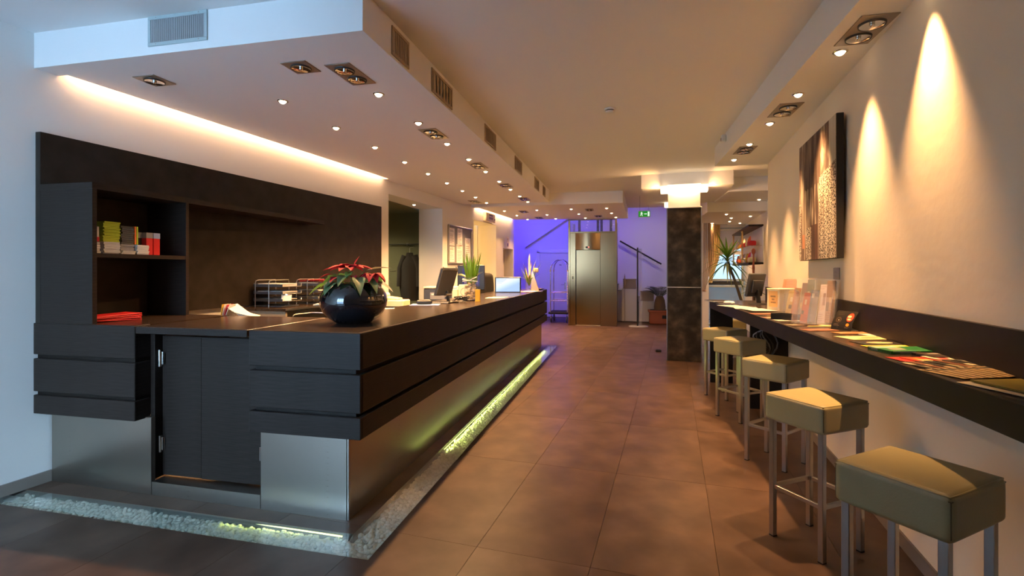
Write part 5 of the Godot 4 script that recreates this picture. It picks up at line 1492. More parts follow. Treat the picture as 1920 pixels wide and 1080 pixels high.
	for f in [0.25, 0.6, 0.9]:
		var q := Vector3(-0.12, 2.36, -15.60).lerp(Vector3(1.09, 1.655, -15.60), f)
		obj("bracket", M.new().tube([q, q + Vector3(0, -0.04, -0.05), q + Vector3(0, -0.04, -0.105)], 0.010, 8), mats.tube_steel, t)
	for k in 2:
		t = thing("planter_box", ["large grey box standing on the stairs behind the glass", "lower grey box on the stairs, nearer the palm"][k], "box", Vector3([0.16, 0.64][k], [1.0, 0.66][k] - 0.02, -14.74))
		obj("body", M.new().box(Vector3(0, 0.1, 0), Vector3(0.36, 0.26, 0.30), 0.008), mats.vent_tan, t)
		obj("rim", M.new().box(Vector3(0, 0.23, 0), Vector3(0.38, 0.03, 0.32), 0.005), mats.vent_tan, t)
		obj("plinth", M.new().box(Vector3(0, -[1.0, 0.66][k] * 0.5, 0), Vector3(0.44, [0.92, 0.58][k], 0.30), 0.006), mats.white, t)
	t = thing("folded_umbrella", "slim folded parasol leaning by the stair glass", "umbrella", Vector3(0.02, 0.95, -14.55))
	obj("canopy", M.new().lathe(PackedVector2Array([Vector2(0.006, 0.0), Vector2(0.035, 0.14), Vector2(0.028, 0.18), Vector2(0.012, 0.36), Vector2(0.0, 0.40)]), 14), mats.vent_tan, t)
	obj("stick", M.new().tube([Vector3(0, -0.95, 0), Vector3(0, 0.42, 0)], 0.008, 8), mats.tube_steel, t)
	# glass screen with dark post on a round foot
	t = thing("glass_screen", "dark post with a glass panel on a round steel foot right of the lift", "screen", Vector3(0.365, 0, -13.50))
	obj("foot", M.new().lathe(PackedVector2Array([Vector2(0, 0.02), Vector2(0.24, 0.015), Vector2(0.25, 0.008), Vector2(0.25, 0), Vector2(0.25, 0), Vector2(0, 0)]), 40), mats.grey, t)
	obj("post", M.new().box(Vector3(-0.02, 1.03, 0), Vector3(0.04, 2.04, 0.04), 0.004), mats.black, t)
	obj("panel", M.new().box(Vector3(0.05, 1.03, -0.02), Vector3(0.08, 2.0, 0.012), 0.001), mats.lift_glass, t)
	obj("cap", M.new().box(Vector3(-0.02, 2.06, 0), Vector3(0.046, 0.02, 0.046), 0.004), mats.tube_steel, t)
	# sago palm in a terracotta trough
	t = thing("plant_trough", "terracotta plant trough with a dark plaque beside the stone column", "planter", Vector3(0.98, 0, -14.35))
	obj("pot", M.new().box(Vector3(0, 0.17, 0), Vector3(0.60, 0.34, 0.42), 0.02), mats.terracotta, t)
	obj("rim", M.new().box(Vector3(0, 0.35, 0), Vector3(0.66, 0.05, 0.48), 0.012), mats.terracotta, t)
	obj("plaque", M.new().box(Vector3(0.13, 0.20, 0.212), Vector3(0.20, 0.09, 0.006), 0.002), mats.black, t)
	obj("soil", M.new().box(Vector3(0, 0.365, 0), Vector3(0.56, 0.03, 0.38), 0.01), mats.soil, t)
	var pl := thing("sago_palm", "dark sago palm with arching feathery fronds in the terracotta trough", "palm", Vector3(0.96, 0.37, -14.35))
	obj("trunk", M.new().lathe(PackedVector2Array([Vector2(0.15, 0), Vector2(0.155, 0.1), Vector2(0.13, 0.28), Vector2(0.09, 0.38), Vector2(0, 0.40)]), 20), mats.bark, pl)
	for k in 14:
		var a := TAU * k / 14.0 + 0.15
		var d := Vector3(cos(a) * 0.75, 0.75 + 0.35 * (k % 3), sin(a) * 0.75)
		var path := blade_path(Vector3(cos(a) * 0.05, 0.36, sin(a) * 0.05), d, 0.60, 0.26, 10)
		var fr := M.new()
		fr.tube(path, 0.008, 5, 0.002)
		for q in range(2, 10):
			for s in [-1.0, 1.0]:
				var dir: Vector3 = (path[q] - path[q - 1]).normalized()
				var sd: Vector3 = dir.cross(Vector3.UP).normalized() * s
				for h in 2:
					var o: Vector3 = path[q - 1].lerp(path[q], h * 0.5)
					var l := 0.17 * sin(PI * (q + h * 0.5) / 11.0) + 0.02
					fr.leaf([o, o + (sd + dir * 0.5) * l * 0.5 + Vector3.UP * 0.01, o + (sd + dir * 0.6) * l], [0.008, 0.007, 0.001], 0.2)
		obj("frond", fr, mats.palm_leaf, pl)

	# exit sign hanging from the main ceiling
	var im := paper_image(128, 64, Color(0.02, 0.52, 0.10))
	blot(im, 34, 12, 5, 5, Color.WHITE)
	for q in [[28, 17, 12, 16], [18, 20, 12, 4], [38, 22, 12, 4], [24, 32, 6, 16], [16, 44, 10, 5], [36, 32, 6, 14], [40, 44, 5, 12]]:
		im.fill_rect(Rect2i(q[0], q[1], q[2], q[3]), Color.WHITE)
	im.fill_rect(Rect2i(62, 28, 26, 8), Color.WHITE)
	for k in 8:
		im.fill_rect(Rect2i(86 + k, 24 + k, 1, 16 - 2 * k), Color.WHITE)
	im.fill_rect(Rect2i(102, 6, 20, 52), Color(0.9, 1.0, 0.9))
	var em := print_mat("exit_sign_face", im)
	em.emission_enabled = true; em.emission = Color.WHITE; em.emission_operator = BaseMaterial3D.EMISSION_OP_MULTIPLY; em.emission_texture = em.albedo_texture; em.emission_energy_multiplier = 0.9
	em.albedo_color = Color(0.15, 0.15, 0.15)
	t = thing("exit_sign", "green lit emergency exit sign hanging left of the column", "exit sign", Vector3(0.42, 2.66, -11.0))
	obj("housing", M.new().box(Vector3(0, 0, -0.02), Vector3(0.25, 0.135, 0.035), 0.006), mats.white, t)
	obj("face", M.new().box(Vector3(0, 0, 0.0), Vector3(0.235, 0.12, 0.004)), em, t)
	for s in [-1.0, 1.0]:
		obj("hanger", M.new().tube([Vector3(s * 0.09, 0.06, -0.02), Vector3(s * 0.09, 0.394, -0.02)], 0.004, 6), mats.tube_steel, t)
	t = thing("floor_socket", "small black floor socket left of the stone column", "socket", Vector3(0.60, 0, -9.35))
	obj("cover", M.new().box(Vector3(0, 0.02, 0), Vector3(0.10, 0.04, 0.08), 0.006), mats.black, t)
	obj("lid", M.new().box(Vector3(0, 0.042, 0), Vector3(0.07, 0.006, 0.05), 0.002), mats.dark_grey, t)

# ---------------------------------------------------------------- long shelf with stools
func make_stool(label: String) -> Node3D:
	var t := thing("bar_stool", label, "stool", Vector3.ZERO, 0.0, "square olive leather bar stools")
	obj("seat", M.new().cushion(Vector3(0, 0.712, 0), Vector3(0.345, 0.145, 0.345), 0.020, 16, 0.006), mats.leather, t)
	for y in [0.7745]:
		var p := []
		var h := 0.1672
		for k in 33:
			var a := TAU * k / 32.0
			var q := Vector3(cos(a), 0, sin(a))
			var s := 1.0 / maxf(absf(q.x), absf(q.z))
			var e := (q * s * h).clamp(Vector3(-h + 0.008, 0, -h + 0.008), Vector3(h - 0.008, 0, h - 0.008))
			p.append(e + (q * s * h - e).limit_length(0.006) + Vector3(0, y + 0.004, 0))
		obj("piping", M.new().tube(p, 0.0038, 6), mats.leather, t)
		var p2 := []
		for q in p:
			p2.append(Vector3(q.x * 1.032, q.y - 0.010, q.z * 1.032))
		obj("stitching", M.new().tube(p2, 0.0022, 5), mats.seam, t)
	for sx in [-1.0, 1.0]:
		for sz in [-1.0, 1.0]:
			obj("corner_seam", M.new().tube([Vector3(sx * 0.1664, 0.768, sz * 0.1664), Vector3(sx * 0.1667, 0.712, sz * 0.1667), Vector3(sx * 0.1664, 0.656, sz * 0.1664)], 0.002, 5), mats.seam, t)
			var lg := obj("leg", M.new().box(Vector3(sx * 0.142, 0.327, sz * 0.142), Vector3(0.028, 0.646, 0.028), 0.002), mats.tube_steel, t)
			obj("foot_cap", M.new().box(Vector3(sx * 0.142, 0.004, sz * 0.142), Vector3(0.0285, 0.008, 0.0285), 0.001), mats.black, lg)
	for s in [-1.0, 1.0]:
		obj("stretcher", M.new().box(Vector3(0, 0.275, s * 0.142), Vector3(0.256, 0.022, 0.016), 0.002), mats.tube_steel, t)
		obj("stretcher", M.new().box(Vector3(s * 0.142, 0.275, 0), Vector3(0.016, 0.022, 0.256), 0.002), mats.tube_steel, t)
	return t

const SY := 1.07

func leaflet(label: String, at: Vector3, size: Vector2, turn: float, im: Image, group := "leaflets on the long shelf", thick := 0.002) -> void:
	var t := thing("leaflet", label, "leaflet", at, turn, group)
	var m := print_mat("leaflet_print_%d" % used.leaflet, im)
	m.albedo_color = Color(0.84, 0.84, 0.84)
	obj("cover", M.new().box(Vector3(0, thick * 0.5 + 0.001, 0), Vector3(size.x, thick, size.y)), m, t)
	if thick > 0.004:
		obj("pages", M.new().box(Vector3(0.001, thick * 0.42, 0.001), Vector3(size.x - 0.004, thick * 0.8, size.y - 0.004)), mats.paper, t)

func cover_image(cs: Array, w := 64, h := 96) -> Image:
	var im := paper_image(w, h, cs[0])
	for k in range(1, cs.size()):
		var x := rng.randi_range(0, w / 2)
		var y := rng.randi_range(0, h - h / 3)
		im.fill_rect(Rect2i(x, y, rng.randi_range(w / 4, w / 2), rng.randi_range(h / 8, h / 3)), cs[k])
	print_lines(im, 5, 5, w - 12, 2, 5, cs[-1])
	print_lines(im, 5, h - 22, w - 12, 4, 5, cs[-1])
	return im

func build_long_shelf() -> void:
	var t := thing("bar_shelf", "long dark wood shelf along the right wall with a low back board", "shelf")
	var XF := 1.095
	obj("shelf_top", M.new().prism(PackedVector2Array([Vector2(XF + 0.002, -0.6), Vector2(XF + 0.002, -6.97), Vector2(RX(-6.97) - 0.002, -6.97), Vector2(RX(-0.6) - 0.002, -0.6)]), SY - 0.03, SY), mats.wenge_top, t)
	obj("front_board", M.new().slab(Vector3(XF, 0.965, -0.6), Vector3(XF + 0.03, SY + 0.001, -6.975), 0.002), mats.wenge_matt, t)
	var bs := M.new()
	wall_run(bs, func(z: float) -> float: return RX(z) - 0.027, -0.6, -6.95, SY, 1.246, 0.025)
	obj("back_board", bs, mats.wenge_matt, t)
	obj("end_panel", M.new().slab(Vector3(XF + 0.002, 0.0, -6.93), Vector3(1.37, SY - 0.03, -6.97), 0.002), mats.wenge_matt, t)
	obj("support_panel", M.new().slab(Vector3(1.30, 0.0, -5.70), Vector3(RX(-5.7) - 0.01, SY - 0.03, -5.74), 0.002), mats.wenge_matt, t)
	obj("under_board", M.new().prism(PackedVector2Array([Vector2(XF + 0.03, -0.6), Vector2(XF + 0.03, -6.93), Vector2(RX(-6.93) - 0.01, -6.93), Vector2(RX(-0.6) - 0.01, -0.6)]), 0.968, 0.985), mats.wenge_matt, t)
	t = thing("cable_bundle", "grey and black cables hanging under the far part of the long shelf", "cables", Vector3(1.33, -0.03, -5.45))
	for k in 6:
		var p := []
		for q in 12:
			p.append(Vector3(0.05 * sin(q * 0.7 + k) + k * 0.02, 0.968 - q * 0.045 * (0.5 + 0.12 * k), 0.06 * cos(q * 0.5 + k * 2)))
		obj("cable", M.new().tube(p, 0.007, 6), [mats.grey, mats.black, mats.dark_grey][k % 3], t)
	# stools
	var places := [[0.966, -1.955, -0.90, "nearest bar stool, only its seat and upper legs inside the picture"], [0.995, -2.960, -0.967, "second bar stool from the front, with a gold lit seat"], [1.122, -4.156, 0.826, "third bar stool from the front"], [1.112, -5.32, -0.94, "fourth bar stool from the front"], [1.137, -6.20, -0.87, "fifth bar stool from the front, beside the shelf's far end"], [1.42, -7.45, 0.2, "hindmost bar stool, half hidden behind the shelf's end panel"]]
	var s0 := make_stool(places[0][3])
	s0.position = Vector3(places[0][0], 0, places[0][1])
	s0.rotation.y = places[0][2]
	for k in range(1, 6):
		dup(s0, places[k][3], Vector3(places[k][0], 0, places[k][1]), places[k][2])

	# painting
	var im := Image.create_empty(256, 384, false, Image.FORMAT_RGB8)
	var n1 := noise(0.02, 71, 5)
	var n2 := noise(0.16, 72, 2, FastNoiseLite.TYPE_CELLULAR)
	var n3 := noise(0.012, 73, 4)
	for y in 384:
		for x in 256:
			var u := x / 256.0
			var v := y / 384.0
			var st := n1.get_noise_2d(x * 2.2, y * 0.22)
			var c := Color(0.80, 0.70, 0.55).lerp(Color(0.45, 0.30, 0.22), clampf(0.5 + st * 1.3, 0, 1))
			var brown := 0.0
			if u > 0.18 and u < 0.62 and v < 0.42 + 0.05 * st:
				brown = 0.75
			if u > 0.30 and u < 0.58:
				brown = maxf(brown, 0.55 + st)
			c = c.lerp(Color(0.30, 0.17, 0.12), clampf(brown + st * 0.4, 0, 1))
			if u > 0.62 and u < 0.84 and v < 0.36:
				c = c.lerp(Color(0.36, 0.22, 0.15), clampf(0.5 + n3.get_noise_2d(x * 4, y) * 1.6, 0, 1))
			if u > 0.84 and v < 0.36:
				c = Color(0.86, 0.80, 0.66).lerp(c, 0.2)
			var rough := (u > 0.60 and v > 0.37 + (u - 0.6) * -0.15) or (u > 0.22 and u < 0.38 and v > 0.73) or (u < 0.06 and v > 0.5)
			if rough:
				var q := n2.get_noise_2d(x * 1.3, y)
				c = Color(0.88, 0.80, 0.66) if q > -0.62 + 0.12 * st else Color(0.16, 0.10, 0.07)
				c = c.lerp(Color(0.6, 0.45, 0.35), clampf(st + 0.1, 0, 0.7))
			if u > 0.385 and u < 0.57 and v > 0.72:
				c = Color(0.40, 0.16, 0.09).lerp(Color(0.25, 0.10, 0.07), clampf(0.5 + st, 0, 1))
			if u > 0.10 and u < 0.18 and v > 0.78 and v < 0.90:
				c = Color(0.78, 0.40, 0.18)
			im.set_pixel(x, y, c.lerp(Color(c.v, c.v, c.v) * 0.85, 0.35))
	var pa := Vector3(0, 2.045, -4.42)
	pa.x = RX(pa.z) - 0.045
	t = thing("painting", "tall abstract painting in browns and cream on the right wall", "painting", pa, HALL_TURN - PI / 2)
	obj("stretcher_frame", M.new().box(Vector3(0, 0, 0.0), Vector3(1.06, 1.01, 0.045), 0.002), mats.fabric_dark, t)
	mats.fabric_dark.roughness = 0.95
	obj("canvas", M.new().box(Vector3(0, 0, 0.024), Vector3(1.056, 1.006, 0.004), 0.001), print_mat("painting_print", im, 0.9), t)
	obj("hanging_batten", M.new().box(Vector3(0, 0.3, -0.033), Vector3(0.7, 0.04, 0.022), 0.002), mats.wenge_matt, t)
	im = paper_image(64, 64, Color(0.62, 0.55, 0.45))
	print_lines(im, 14, 18, 36, 2, 8, Color(0.4, 0.35, 0.3))
	print_lines(im, 14, 42, 36, 2, 7, Color(0.42, 0.37, 0.32))
	t = thing("wall_label", "small pale caption label below the painting's right corner", "label", Vector3(RX(-4.12) - 0.004, 1.43, -4.12), HALL_TURN - PI / 2)
	obj("plate", M.new().box(Vector3(0, 0, 0.0), Vector3(0.14, 0.085, 0.006), 0.001), print_mat("caption_print", im), t)
	obj("backing", M.new().box(Vector3(0, 0, -0.002), Vector3(0.145, 0.09, 0.003)), mats.acrylic, t)

	# things on the shelf, from the far end
	t = thing("notebook", "dark closed notebook at the far end of the long shelf", "notebook", Vector3(1.14, SY, -6.62), 0.2)
	obj("cover", M.new().box(Vector3(0, 0.009, 0), Vector3(0.24, 0.016, 0.30), 0.004), mats.wenge, t)
	obj("pages", M.new().box(Vector3(-0.003, 0.009, 0.003), Vector3(0.236, 0.010, 0.298)), mats.paper, t)
	t = thing("mouse_pad", "dark mouse pad on the far part of the long shelf", "mouse pad", Vector3(1.15, SY, -6.05), 0.3)
	obj("pad", M.new().box(Vector3(0, 0.002, 0), Vector3(0.20, 0.004, 0.22), 0.001), mats.black, t)
	obj("edge", M.new().tube([Vector3(-0.1, 0.003, 0.11), Vector3(0.1, 0.003, 0.11)], 0.002, 6), mats.dark_grey, t)
	t = thing("computer_mouse", "white computer mouse on the dark pad", "mouse", Vector3(1.15, SY + 0.004, -6.02), 0.9)
	obj("shell", M.new().cushion(Vector3(0, 0.018, 0), Vector3(0.062, 0.034, 0.11), 0.016, 10, 0.004), mats.white, t)
	obj("wheel", M.new().cyl(Vector3(-0.004, 0.034, -0.03), 0.006, 0.008, 12, Basis(Vector3.BACK, -PI / 2)), mats.grey, t)
	monitor("black monitor seen from behind near the far end of the long shelf", Vector3(1.47, SY, -6.22), -2.45, 0.27, 0.27, -0.22, null, 0.085)
	t = thing("cable_tangle", "loose black cables beside the monitor on the long shelf", "cables", Vector3(1.60, SY, -6.0))
	for k in 3:
		var p := []
		for q in 12:
			p.append(Vector3(0.05 * sin(q * 0.9 + k * 1.7), 0.008 + 0.03 * absf(sin(q * 0.6 + k)), 0.07 * cos(q * 0.7 + k * 2.1)))
		obj("cable", M.new().tube(p, 0.005, 6), mats.black, t)
	for k in 3:
		im = paper_image(64, 96, Color(0.95, 0.93, 0.90))
		if k < 2:
			print_lines(im, 8, 10, 48, 9, 8, Color(0.75, 0.72, 0.7))
		leaflet(["loose white sheet nearest the mouse, turned askew", "large white sheet in the middle of the loose white papers", "white sheet with a dark lower corner beside the white box"][k], Vector3([1.15, 1.20, 1.25][k], SY + 0.0005 + 0.003 * k, [-5.75, -5.45, -5.20][k]), Vector2(0.22, 0.31), [0.35, -0.12, 0.2][k], im, "white papers on the long shelf")
	# white ballot like box
	var wb := Vector3(1.465, SY, -5.21)
	t = thing("white_box", "cream cardboard box with a printed label on the long shelf", "box", wb, 0.42)
	obj("body", M.new().box(Vector3(0, 0.105, 0), Vector3(0.19, 0.205, 0.17), 0.004), mats.cream, t)
	obj("lid", M.new().box(Vector3(0, 0.208, 0), Vector3(0.196, 0.012, 0.176), 0.003), mats.cream, t)
	im = paper_image(96, 160, Color(0.86, 0.68, 0.44))
	for q in [[22, 46, 52, 16], [36, 78, 24, 14], [24, 108, 48, 14]]:
		for x in range(q[0], q[0] + q[2], 9):
			im.fill_rect(Rect2i(x, q[1], 6, q[3]), Color(0.36, 0.28, 0.22))
			im.fill_rect(Rect2i(x + 2, q[1] + 4, 2, 3), Color(0.80, 0.62, 0.42))
	obj("label", M.new().box(Vector3(-0.0960, 0.115, 0), Vector3(0.001, 0.15, 0.12)), print_mat("box_label", im), t)
	t = thing("acrylic_sign", "clear acrylic sign with a tan notice leaning behind the cream box", "sign", Vector3(1.585, SY, -5.42), -0.9)
	im = paper_image(64, 64, Color(0.72, 0.50, 0.40))
	print_lines(im, 8, 10, 48, 6, 8, Color(0.5, 0.3, 0.25))
	obj("sheet", M.new().box(Vector3(0, 0.235, -0.01), Vector3(0.14, 0.13, 0.002), 0.0, Basis(Vector3.RIGHT, -0.25)), print_mat("acrylic_print", im), t)
	obj("stand", M.new().box(Vector3(0, 0.15, 0.003), Vector3(0.15, 0.30, 0.004), 0.001, Basis(Vector3.RIGHT, -0.25)), mats.acrylic, t)
	obj("foot", M.new().box(Vector3(0, 0.003, 0.05), Vector3(0.15, 0.005, 0.10), 0.001), mats.acrylic, t)

	# leaflet holders
	var sets := [[Vector3(1.37, SY, -4.48), -0.70, "clear leaflet holder with yellow and brown brochures, farther from the viewer", 0.24], [Vector3(1.34, SY, -4.00), -0.70, "clear rounded leaflet holder with blue and white brochures, behind the black tent card", 0.25]]
	var kk := 0
	for s in sets:
		t = thing("leaflet_holder", s[2], "leaflet holder", s[0], s[1])
		var w: float = s[3]
		obj("back_plate", M.new().box(Vector3(0, 0.165, -0.055), Vector3(w, 0.33, 0.004), 0.001, Basis(Vector3.RIGHT, -0.30)), mats.acrylic, t)
		obj("front_plate", M.new().box(Vector3(0, 0.10, 0.055), Vector3(w, 0.20, 0.004), 0.001, Basis(Vector3.RIGHT, -0.30)), mats.acrylic, t)
		for x in [-w * 0.5, 0.0, w * 0.5]:
			obj("divider", M.new().box(Vector3(x, 0.12, 0.0), Vector3(0.003, 0.24, 0.10), 0.0, Basis(Vector3.RIGHT, -0.30)), mats.acrylic, t)
		obj("base_plate", M.new().box(Vector3(0, 0.004, 0.02), Vector3(w, 0.006, 0.16), 0.001), mats.acrylic, t)
		var cols: Array = [[[Color(0.85, 0.72, 0.35), Color(0.95, 0.9, 0.8), Color(0.3, 0.2, 0.1)], [Color(0.80, 0.45, 0.25), Color(0.9, 0.75, 0.4), Color(0.4, 0.1, 0.1)], [Color(0.45, 0.27, 0.18), Color(0.85, 0.65, 0.2), Color(0.25, 0.12, 0.08)], [Color(0.30, 0.36, 0.24), Color(0.45, 0.5, 0.35), Color(0.8, 0.75, 0.6)]],
			[[Color(0.85, 0.40, 0.30), Color(0.95, 0.9, 0.85), Color(0.3, 0.35, 0.4)], [Color(0.42, 0.48, 0.60), Color(0.5, 0.55, 0.66), Color(0.85, 0.85, 0.85)], [Color(0.95, 0.88, 0.86), Color(0.92, 0.82, 0.8), Color(0.7, 0.55, 0.5)], [Color(0.70, 0.52, 0.36), Color(0.85, 0.7, 0.4), Color(0.4, 0.3, 0.2)]]][kk]
		for q in 4:
			var xq: float = (q - 1.5) * w * 0.235
			var zb := -0.035 + 0.02 * (q % 2)
			var bt := Basis.from_euler(Vector3(-0.30, 0, 0.03 * (q - 1.5)))
			var hgt: float = [0.22, 0.24, 0.29, 0.31][q]
			var b := thing("brochure", "%s brochure in the %s leaflet holder" % [[["pale yellow striped", "orange and red", "brown with a yellow oval", "dark green"], ["red and white", "slate blue", "pale pink", "tan"]][kk][q], ["farther", "nearer"][kk]], "brochure", s[0], s[1], "brochures in the clear holders")
			var bm := print_mat("brochure_%d_%d" % [kk, q], cover_image(cols[q]))
			bm.albedo_color = Color(0.74, 0.74, 0.74)
			obj("cover", M.new().box(bt * Vector3(xq, hgt * 0.5 + 0.012, zb + 0.006), Vector3(w * 0.22, hgt, 0.003), 0.0, bt), bm, b)
			obj("pages", M.new().box(bt * Vector3(xq + 0.002, hgt * 0.5 + 0.010, zb), Vector3(w * 0.215, hgt - 0.004, 0.008), 0.0, bt), mats.paper, b)
		kk += 1
	t = thing("black_tray", "black open tray of cards in front of the farther leaflet holder", "tray", Vector3(1.235, SY, -4.28), -0.95)
	obj("body", M.new().box(Vector3(0, 0.004, 0), Vector3(0.19, 0.007, 0.11), 0.002), mats.black, t)
	for s in [[Vector3(0, 0.024, 0.055), Vector3(0.19, 0.044, 0.004)], [Vector3(0, 0.024, -0.055), Vector3(0.19, 0.044, 0.004)], [Vector3(-0.095, 0.024, 0), Vector3(0.004, 0.044, 0.11)], [Vector3(0.095, 0.024, 0), Vector3(0.004, 0.044, 0.11)]]:
		obj("wall", M.new().box(s[0], s[1], 0.001), mats.black, t)
	obj("card_stack", M.new().box(Vector3(0, 0.022, 0), Vector3(0.175, 0.026, 0.095), 0.001), mats.grey, t)
	# black tent card
	im = paper_image(128, 96, Color(0.07, 0.05, 0.04))
	blot(im, 98, 30, 20, 22, Color(0.80, 0.25, 0.12)); blot(im, 92, 26, 12, 6, Color(0.95, 0.85, 0.7)); blot(im, 96, 40, 12, 5, Color(0.9, 0.8, 0.6)); blot(im, 90, 33, 9, 2, Color(0.1, 0.05, 0.04))
	blot(im, 98, 68, 10, 8, Color(0.95, 0.55, 0.12)); print_lines(im, 84, 80, 30, 2, 5, Color(0.8, 0.65, 0.5))
	blot(im, 34, 46, 18, 14, Color(0.28, 0.21, 0.16)); blot(im, 34, 46, 10, 8, Color(0.08, 0.06, 0.05)); blot(im, 35, 47, 3, 3, Color(0.8, 0.75, 0.65))
	print_lines(im, 14, 10, 44, 2, 8, Color(0.3, 0.23, 0.18)); print_lines(im, 12, 68, 46, 2, 7, Color(0.6, 0.5, 0.4)); print_lines(im, 36, 84, 10, 1, 5, Color(0.7, 0.65, 0.55))
	t = thing("tent_card", "black arched tent card with an orange and red motif", "card", Vector3(1.425, SY, -3.66), -1.12)
	var rows := []
	var back := []
	for i in 9:
		var f := i / 8.0
		var zz := 0.062 * (1.0 - pow(f, 1.6))
		var r := []
		var rb := []
		for j in 2:
			r.append(Vector3(-0.075 + 0.15 * j, 0.118 * (1.0 - pow(1.0 - f, 1.0)), zz))
			rb.append(Vector3(-0.075 + 0.15 * j, 0.118 * f, -zz))
		rows.append(r)
		back.append(rb)
	rows.reverse()
	obj("front", M.new().sheet(rows), print_mat("tent_print", im), t)
	obj("back", M.new().sheet(back), mats.paper, t)
	obj("base", M.new().box(Vector3(0, 0.001, 0), Vector3(0.15, 0.002, 0.122)), mats.paper, t)

	# leaflets lying on the shelf towards the viewer
	var L := [
		["tan printed leaflet beside the cream box, far group", 1.19, -4.79, 0.10, 0.20, 0.3, [Color(0.75, 0.45, 0.35), Color(0.9, 0.75, 0.6), Color(0.5, 0.2, 0.15)]],
		["pinkish leaflet before the farther holder", 1.20, -4.42, 0.10, 0.21, 0.3, [Color(0.80, 0.55, 0.45), Color(0.9, 0.8, 0.7), Color(0.5, 0.25, 0.2)]],
		["pale leaflet with a pink lower half in front of the black tray", 1.23, -4.20, 0.10, 0.21, 0.2, [Color(0.93, 0.88, 0.82), Color(0.85, 0.5, 0.5), Color(0.4, 0.4, 0.4)]],
		["brown and cream leaflet left of the tent card", 1.22, -3.86, 0.10, 0.21, 0.25, [Color(0.35, 0.25, 0.18), Color(0.85, 0.75, 0.6), Color(0.2, 0.14, 0.1)]],
		["cream and yellow leaflet in front of the rounded holder", 1.33, -3.84, 0.10, 0.21, 0.1, [Color(0.88, 0.75, 0.42), Color(0.95, 0.9, 0.8), Color(0.6, 0.4, 0.25)]],
		["orange brown leaflet at the shelf edge before the tent card", 1.22, -3.57, 0.10, 0.21, 0.35, [Color(0.62, 0.38, 0.25), Color(0.8, 0.6, 0.4), Color(0.3, 0.15, 0.1)]],
		["tan leaflet just in front of the tent card", 1.36, -3.44, 0.10, 0.21, 0.25, [Color(0.75, 0.52, 0.32), Color(0.85, 0.7, 0.5), Color(0.4, 0.2, 0.12)]],
		["small white leaflet touching the back board beyond the cream booklet", 1.46, -3.36, 0.10, 0.16, 0.3, [Color(0.93, 0.92, 0.88), Color(0.8, 0.75, 0.7), Color(0.55, 0.5, 0.45)]],
		["large cream leaflet with an orange photo in mid shelf", 1.32, -3.20, 0.15, 0.24, 0.30, [Color(0.92, 0.86, 0.62), Color(0.85, 0.6, 0.4), Color(0.75, 0.3, 0.15)]],
		["black leaflet with a pale oval", 1.31, -2.99, 0.13, 0.24, 0.25, [Color(0.06, 0.05, 0.04), Color(0.06, 0.05, 0.04), Color(0.12, 0.10, 0.08)]],
		["yellow and white leaflet touching the green booklet", 1.30, -2.84, 0.12, 0.24, 0.25, [Color(0.85, 0.75, 0.12), Color(0.93, 0.90, 0.75), Color(0.5, 0.45, 0.4)]],
	]
	for q in L:
		var ci := cover_image(q[6])
		if "pale oval" in q[0]:
			blot(ci, 32, 44, 18, 26, Color(0.86, 0.72, 0.52))
		leaflet(q[0], Vector3(q[1], SY, q[2]), Vector2(q[4], q[3]), q[5], ci)
	im = cover_image([Color(0.05, 0.45, 0.18), Color(0.85, 0.8, 0.1), Color(0.8, 0.7, 0.65), Color(0.9, 0.88, 0.8)])
	leaflet("thick green and yellow booklet in the middle of the shelf", Vector3(1.295, SY, -2.70), Vector2(0.26, 0.15), 0.22, im, "leaflets on the long shelf", 0.014)
	im = cover_image([Color(0.22, 0.15, 0.12), Color(0.3, 0.2, 0.18), Color(0.7, 0.65, 0.6)])
	leaflet("dark brown booklet with a grey edge against the back board", Vector3(1.375, SY, -2.56), Vector2(0.20, 0.12), 0.2, im, "leaflets on the long shelf", 0.012)
	for k in 3:
		im = [cover_image([Color(0.80, 0.05, 0.04), Color(0.9, 0.25, 0.1), Color(0.95, 0.6, 0.5)]), cover_image([Color(0.82, 0.18, 0.03), Color(0.9, 0.6, 0.1), Color(0.95, 0.8, 0.5)]), cover_image([Color(0.93, 0.88, 0.76), Color(0.75, 0.2, 0.18), Color(0.6, 0.35, 0.3)])][k]
		leaflet(["bright red leaflet at the shelf edge", "orange red leaflet overlapping the bright red one", "cream leaflet with red photos at the back board"][k], Vector3([1.185, 1.235, 1.33][k], SY + 0.001 + 0.003 * k, [-2.43, -2.42, -2.45][k]), Vector2(0.11, 0.16), 0.25, im, "red leaflets on the long shelf")
	for k in 7:
		im = cover_image([[Color(0.12, 0.10, 0.08), Color(0.7, 0.65, 0.5), Color(0.85, 0.8, 0.65)], [Color(0.45, 0.25, 0.12), Color(0.8, 0.5, 0.25), Color(0.9, 0.8, 0.6)], [Color(0.15, 0.10, 0.07), Color(0.75, 0.65, 0.5), Color(0.9, 0.85, 0.7)]][k % 3])
		leaflet("dark striped folder, %s from the shelf edge in the fanned row" % ordinal(k), Vector3(1.165 + k * 0.034, SY + 0.0015 + 0.0022 * k, -2.30 - 0.004 * k), Vector2(0.075, 0.17), 0.35, im, "dark folders fanned on the long shelf")
	for k in 8:
		im = paper_image(48, 96, Color(0.72, 0.60, 0.42))
		im.fill_rect(Rect2i(6, 6, 30, 16), Color(0.12, 0.09, 0.06))
		im.fill_rect(Rect2i(34, 26, 10, 60), Color(0.20, 0.15, 0.10))
		print_lines(im, 6, 34, 24, 6, 9, Color(0.45, 0.35, 0.24))
		leaflet("tan folder with black print, %s from the shelf edge in the nearer fanned row" % ordinal(k), Vector3(1.155 + k * 0.027, SY + 0.0015 + 0.0022 * k, -2.14 - 0.002 * k), Vector2(0.07, 0.17), 0.40, im, "tan folders fanned on the long shelf")
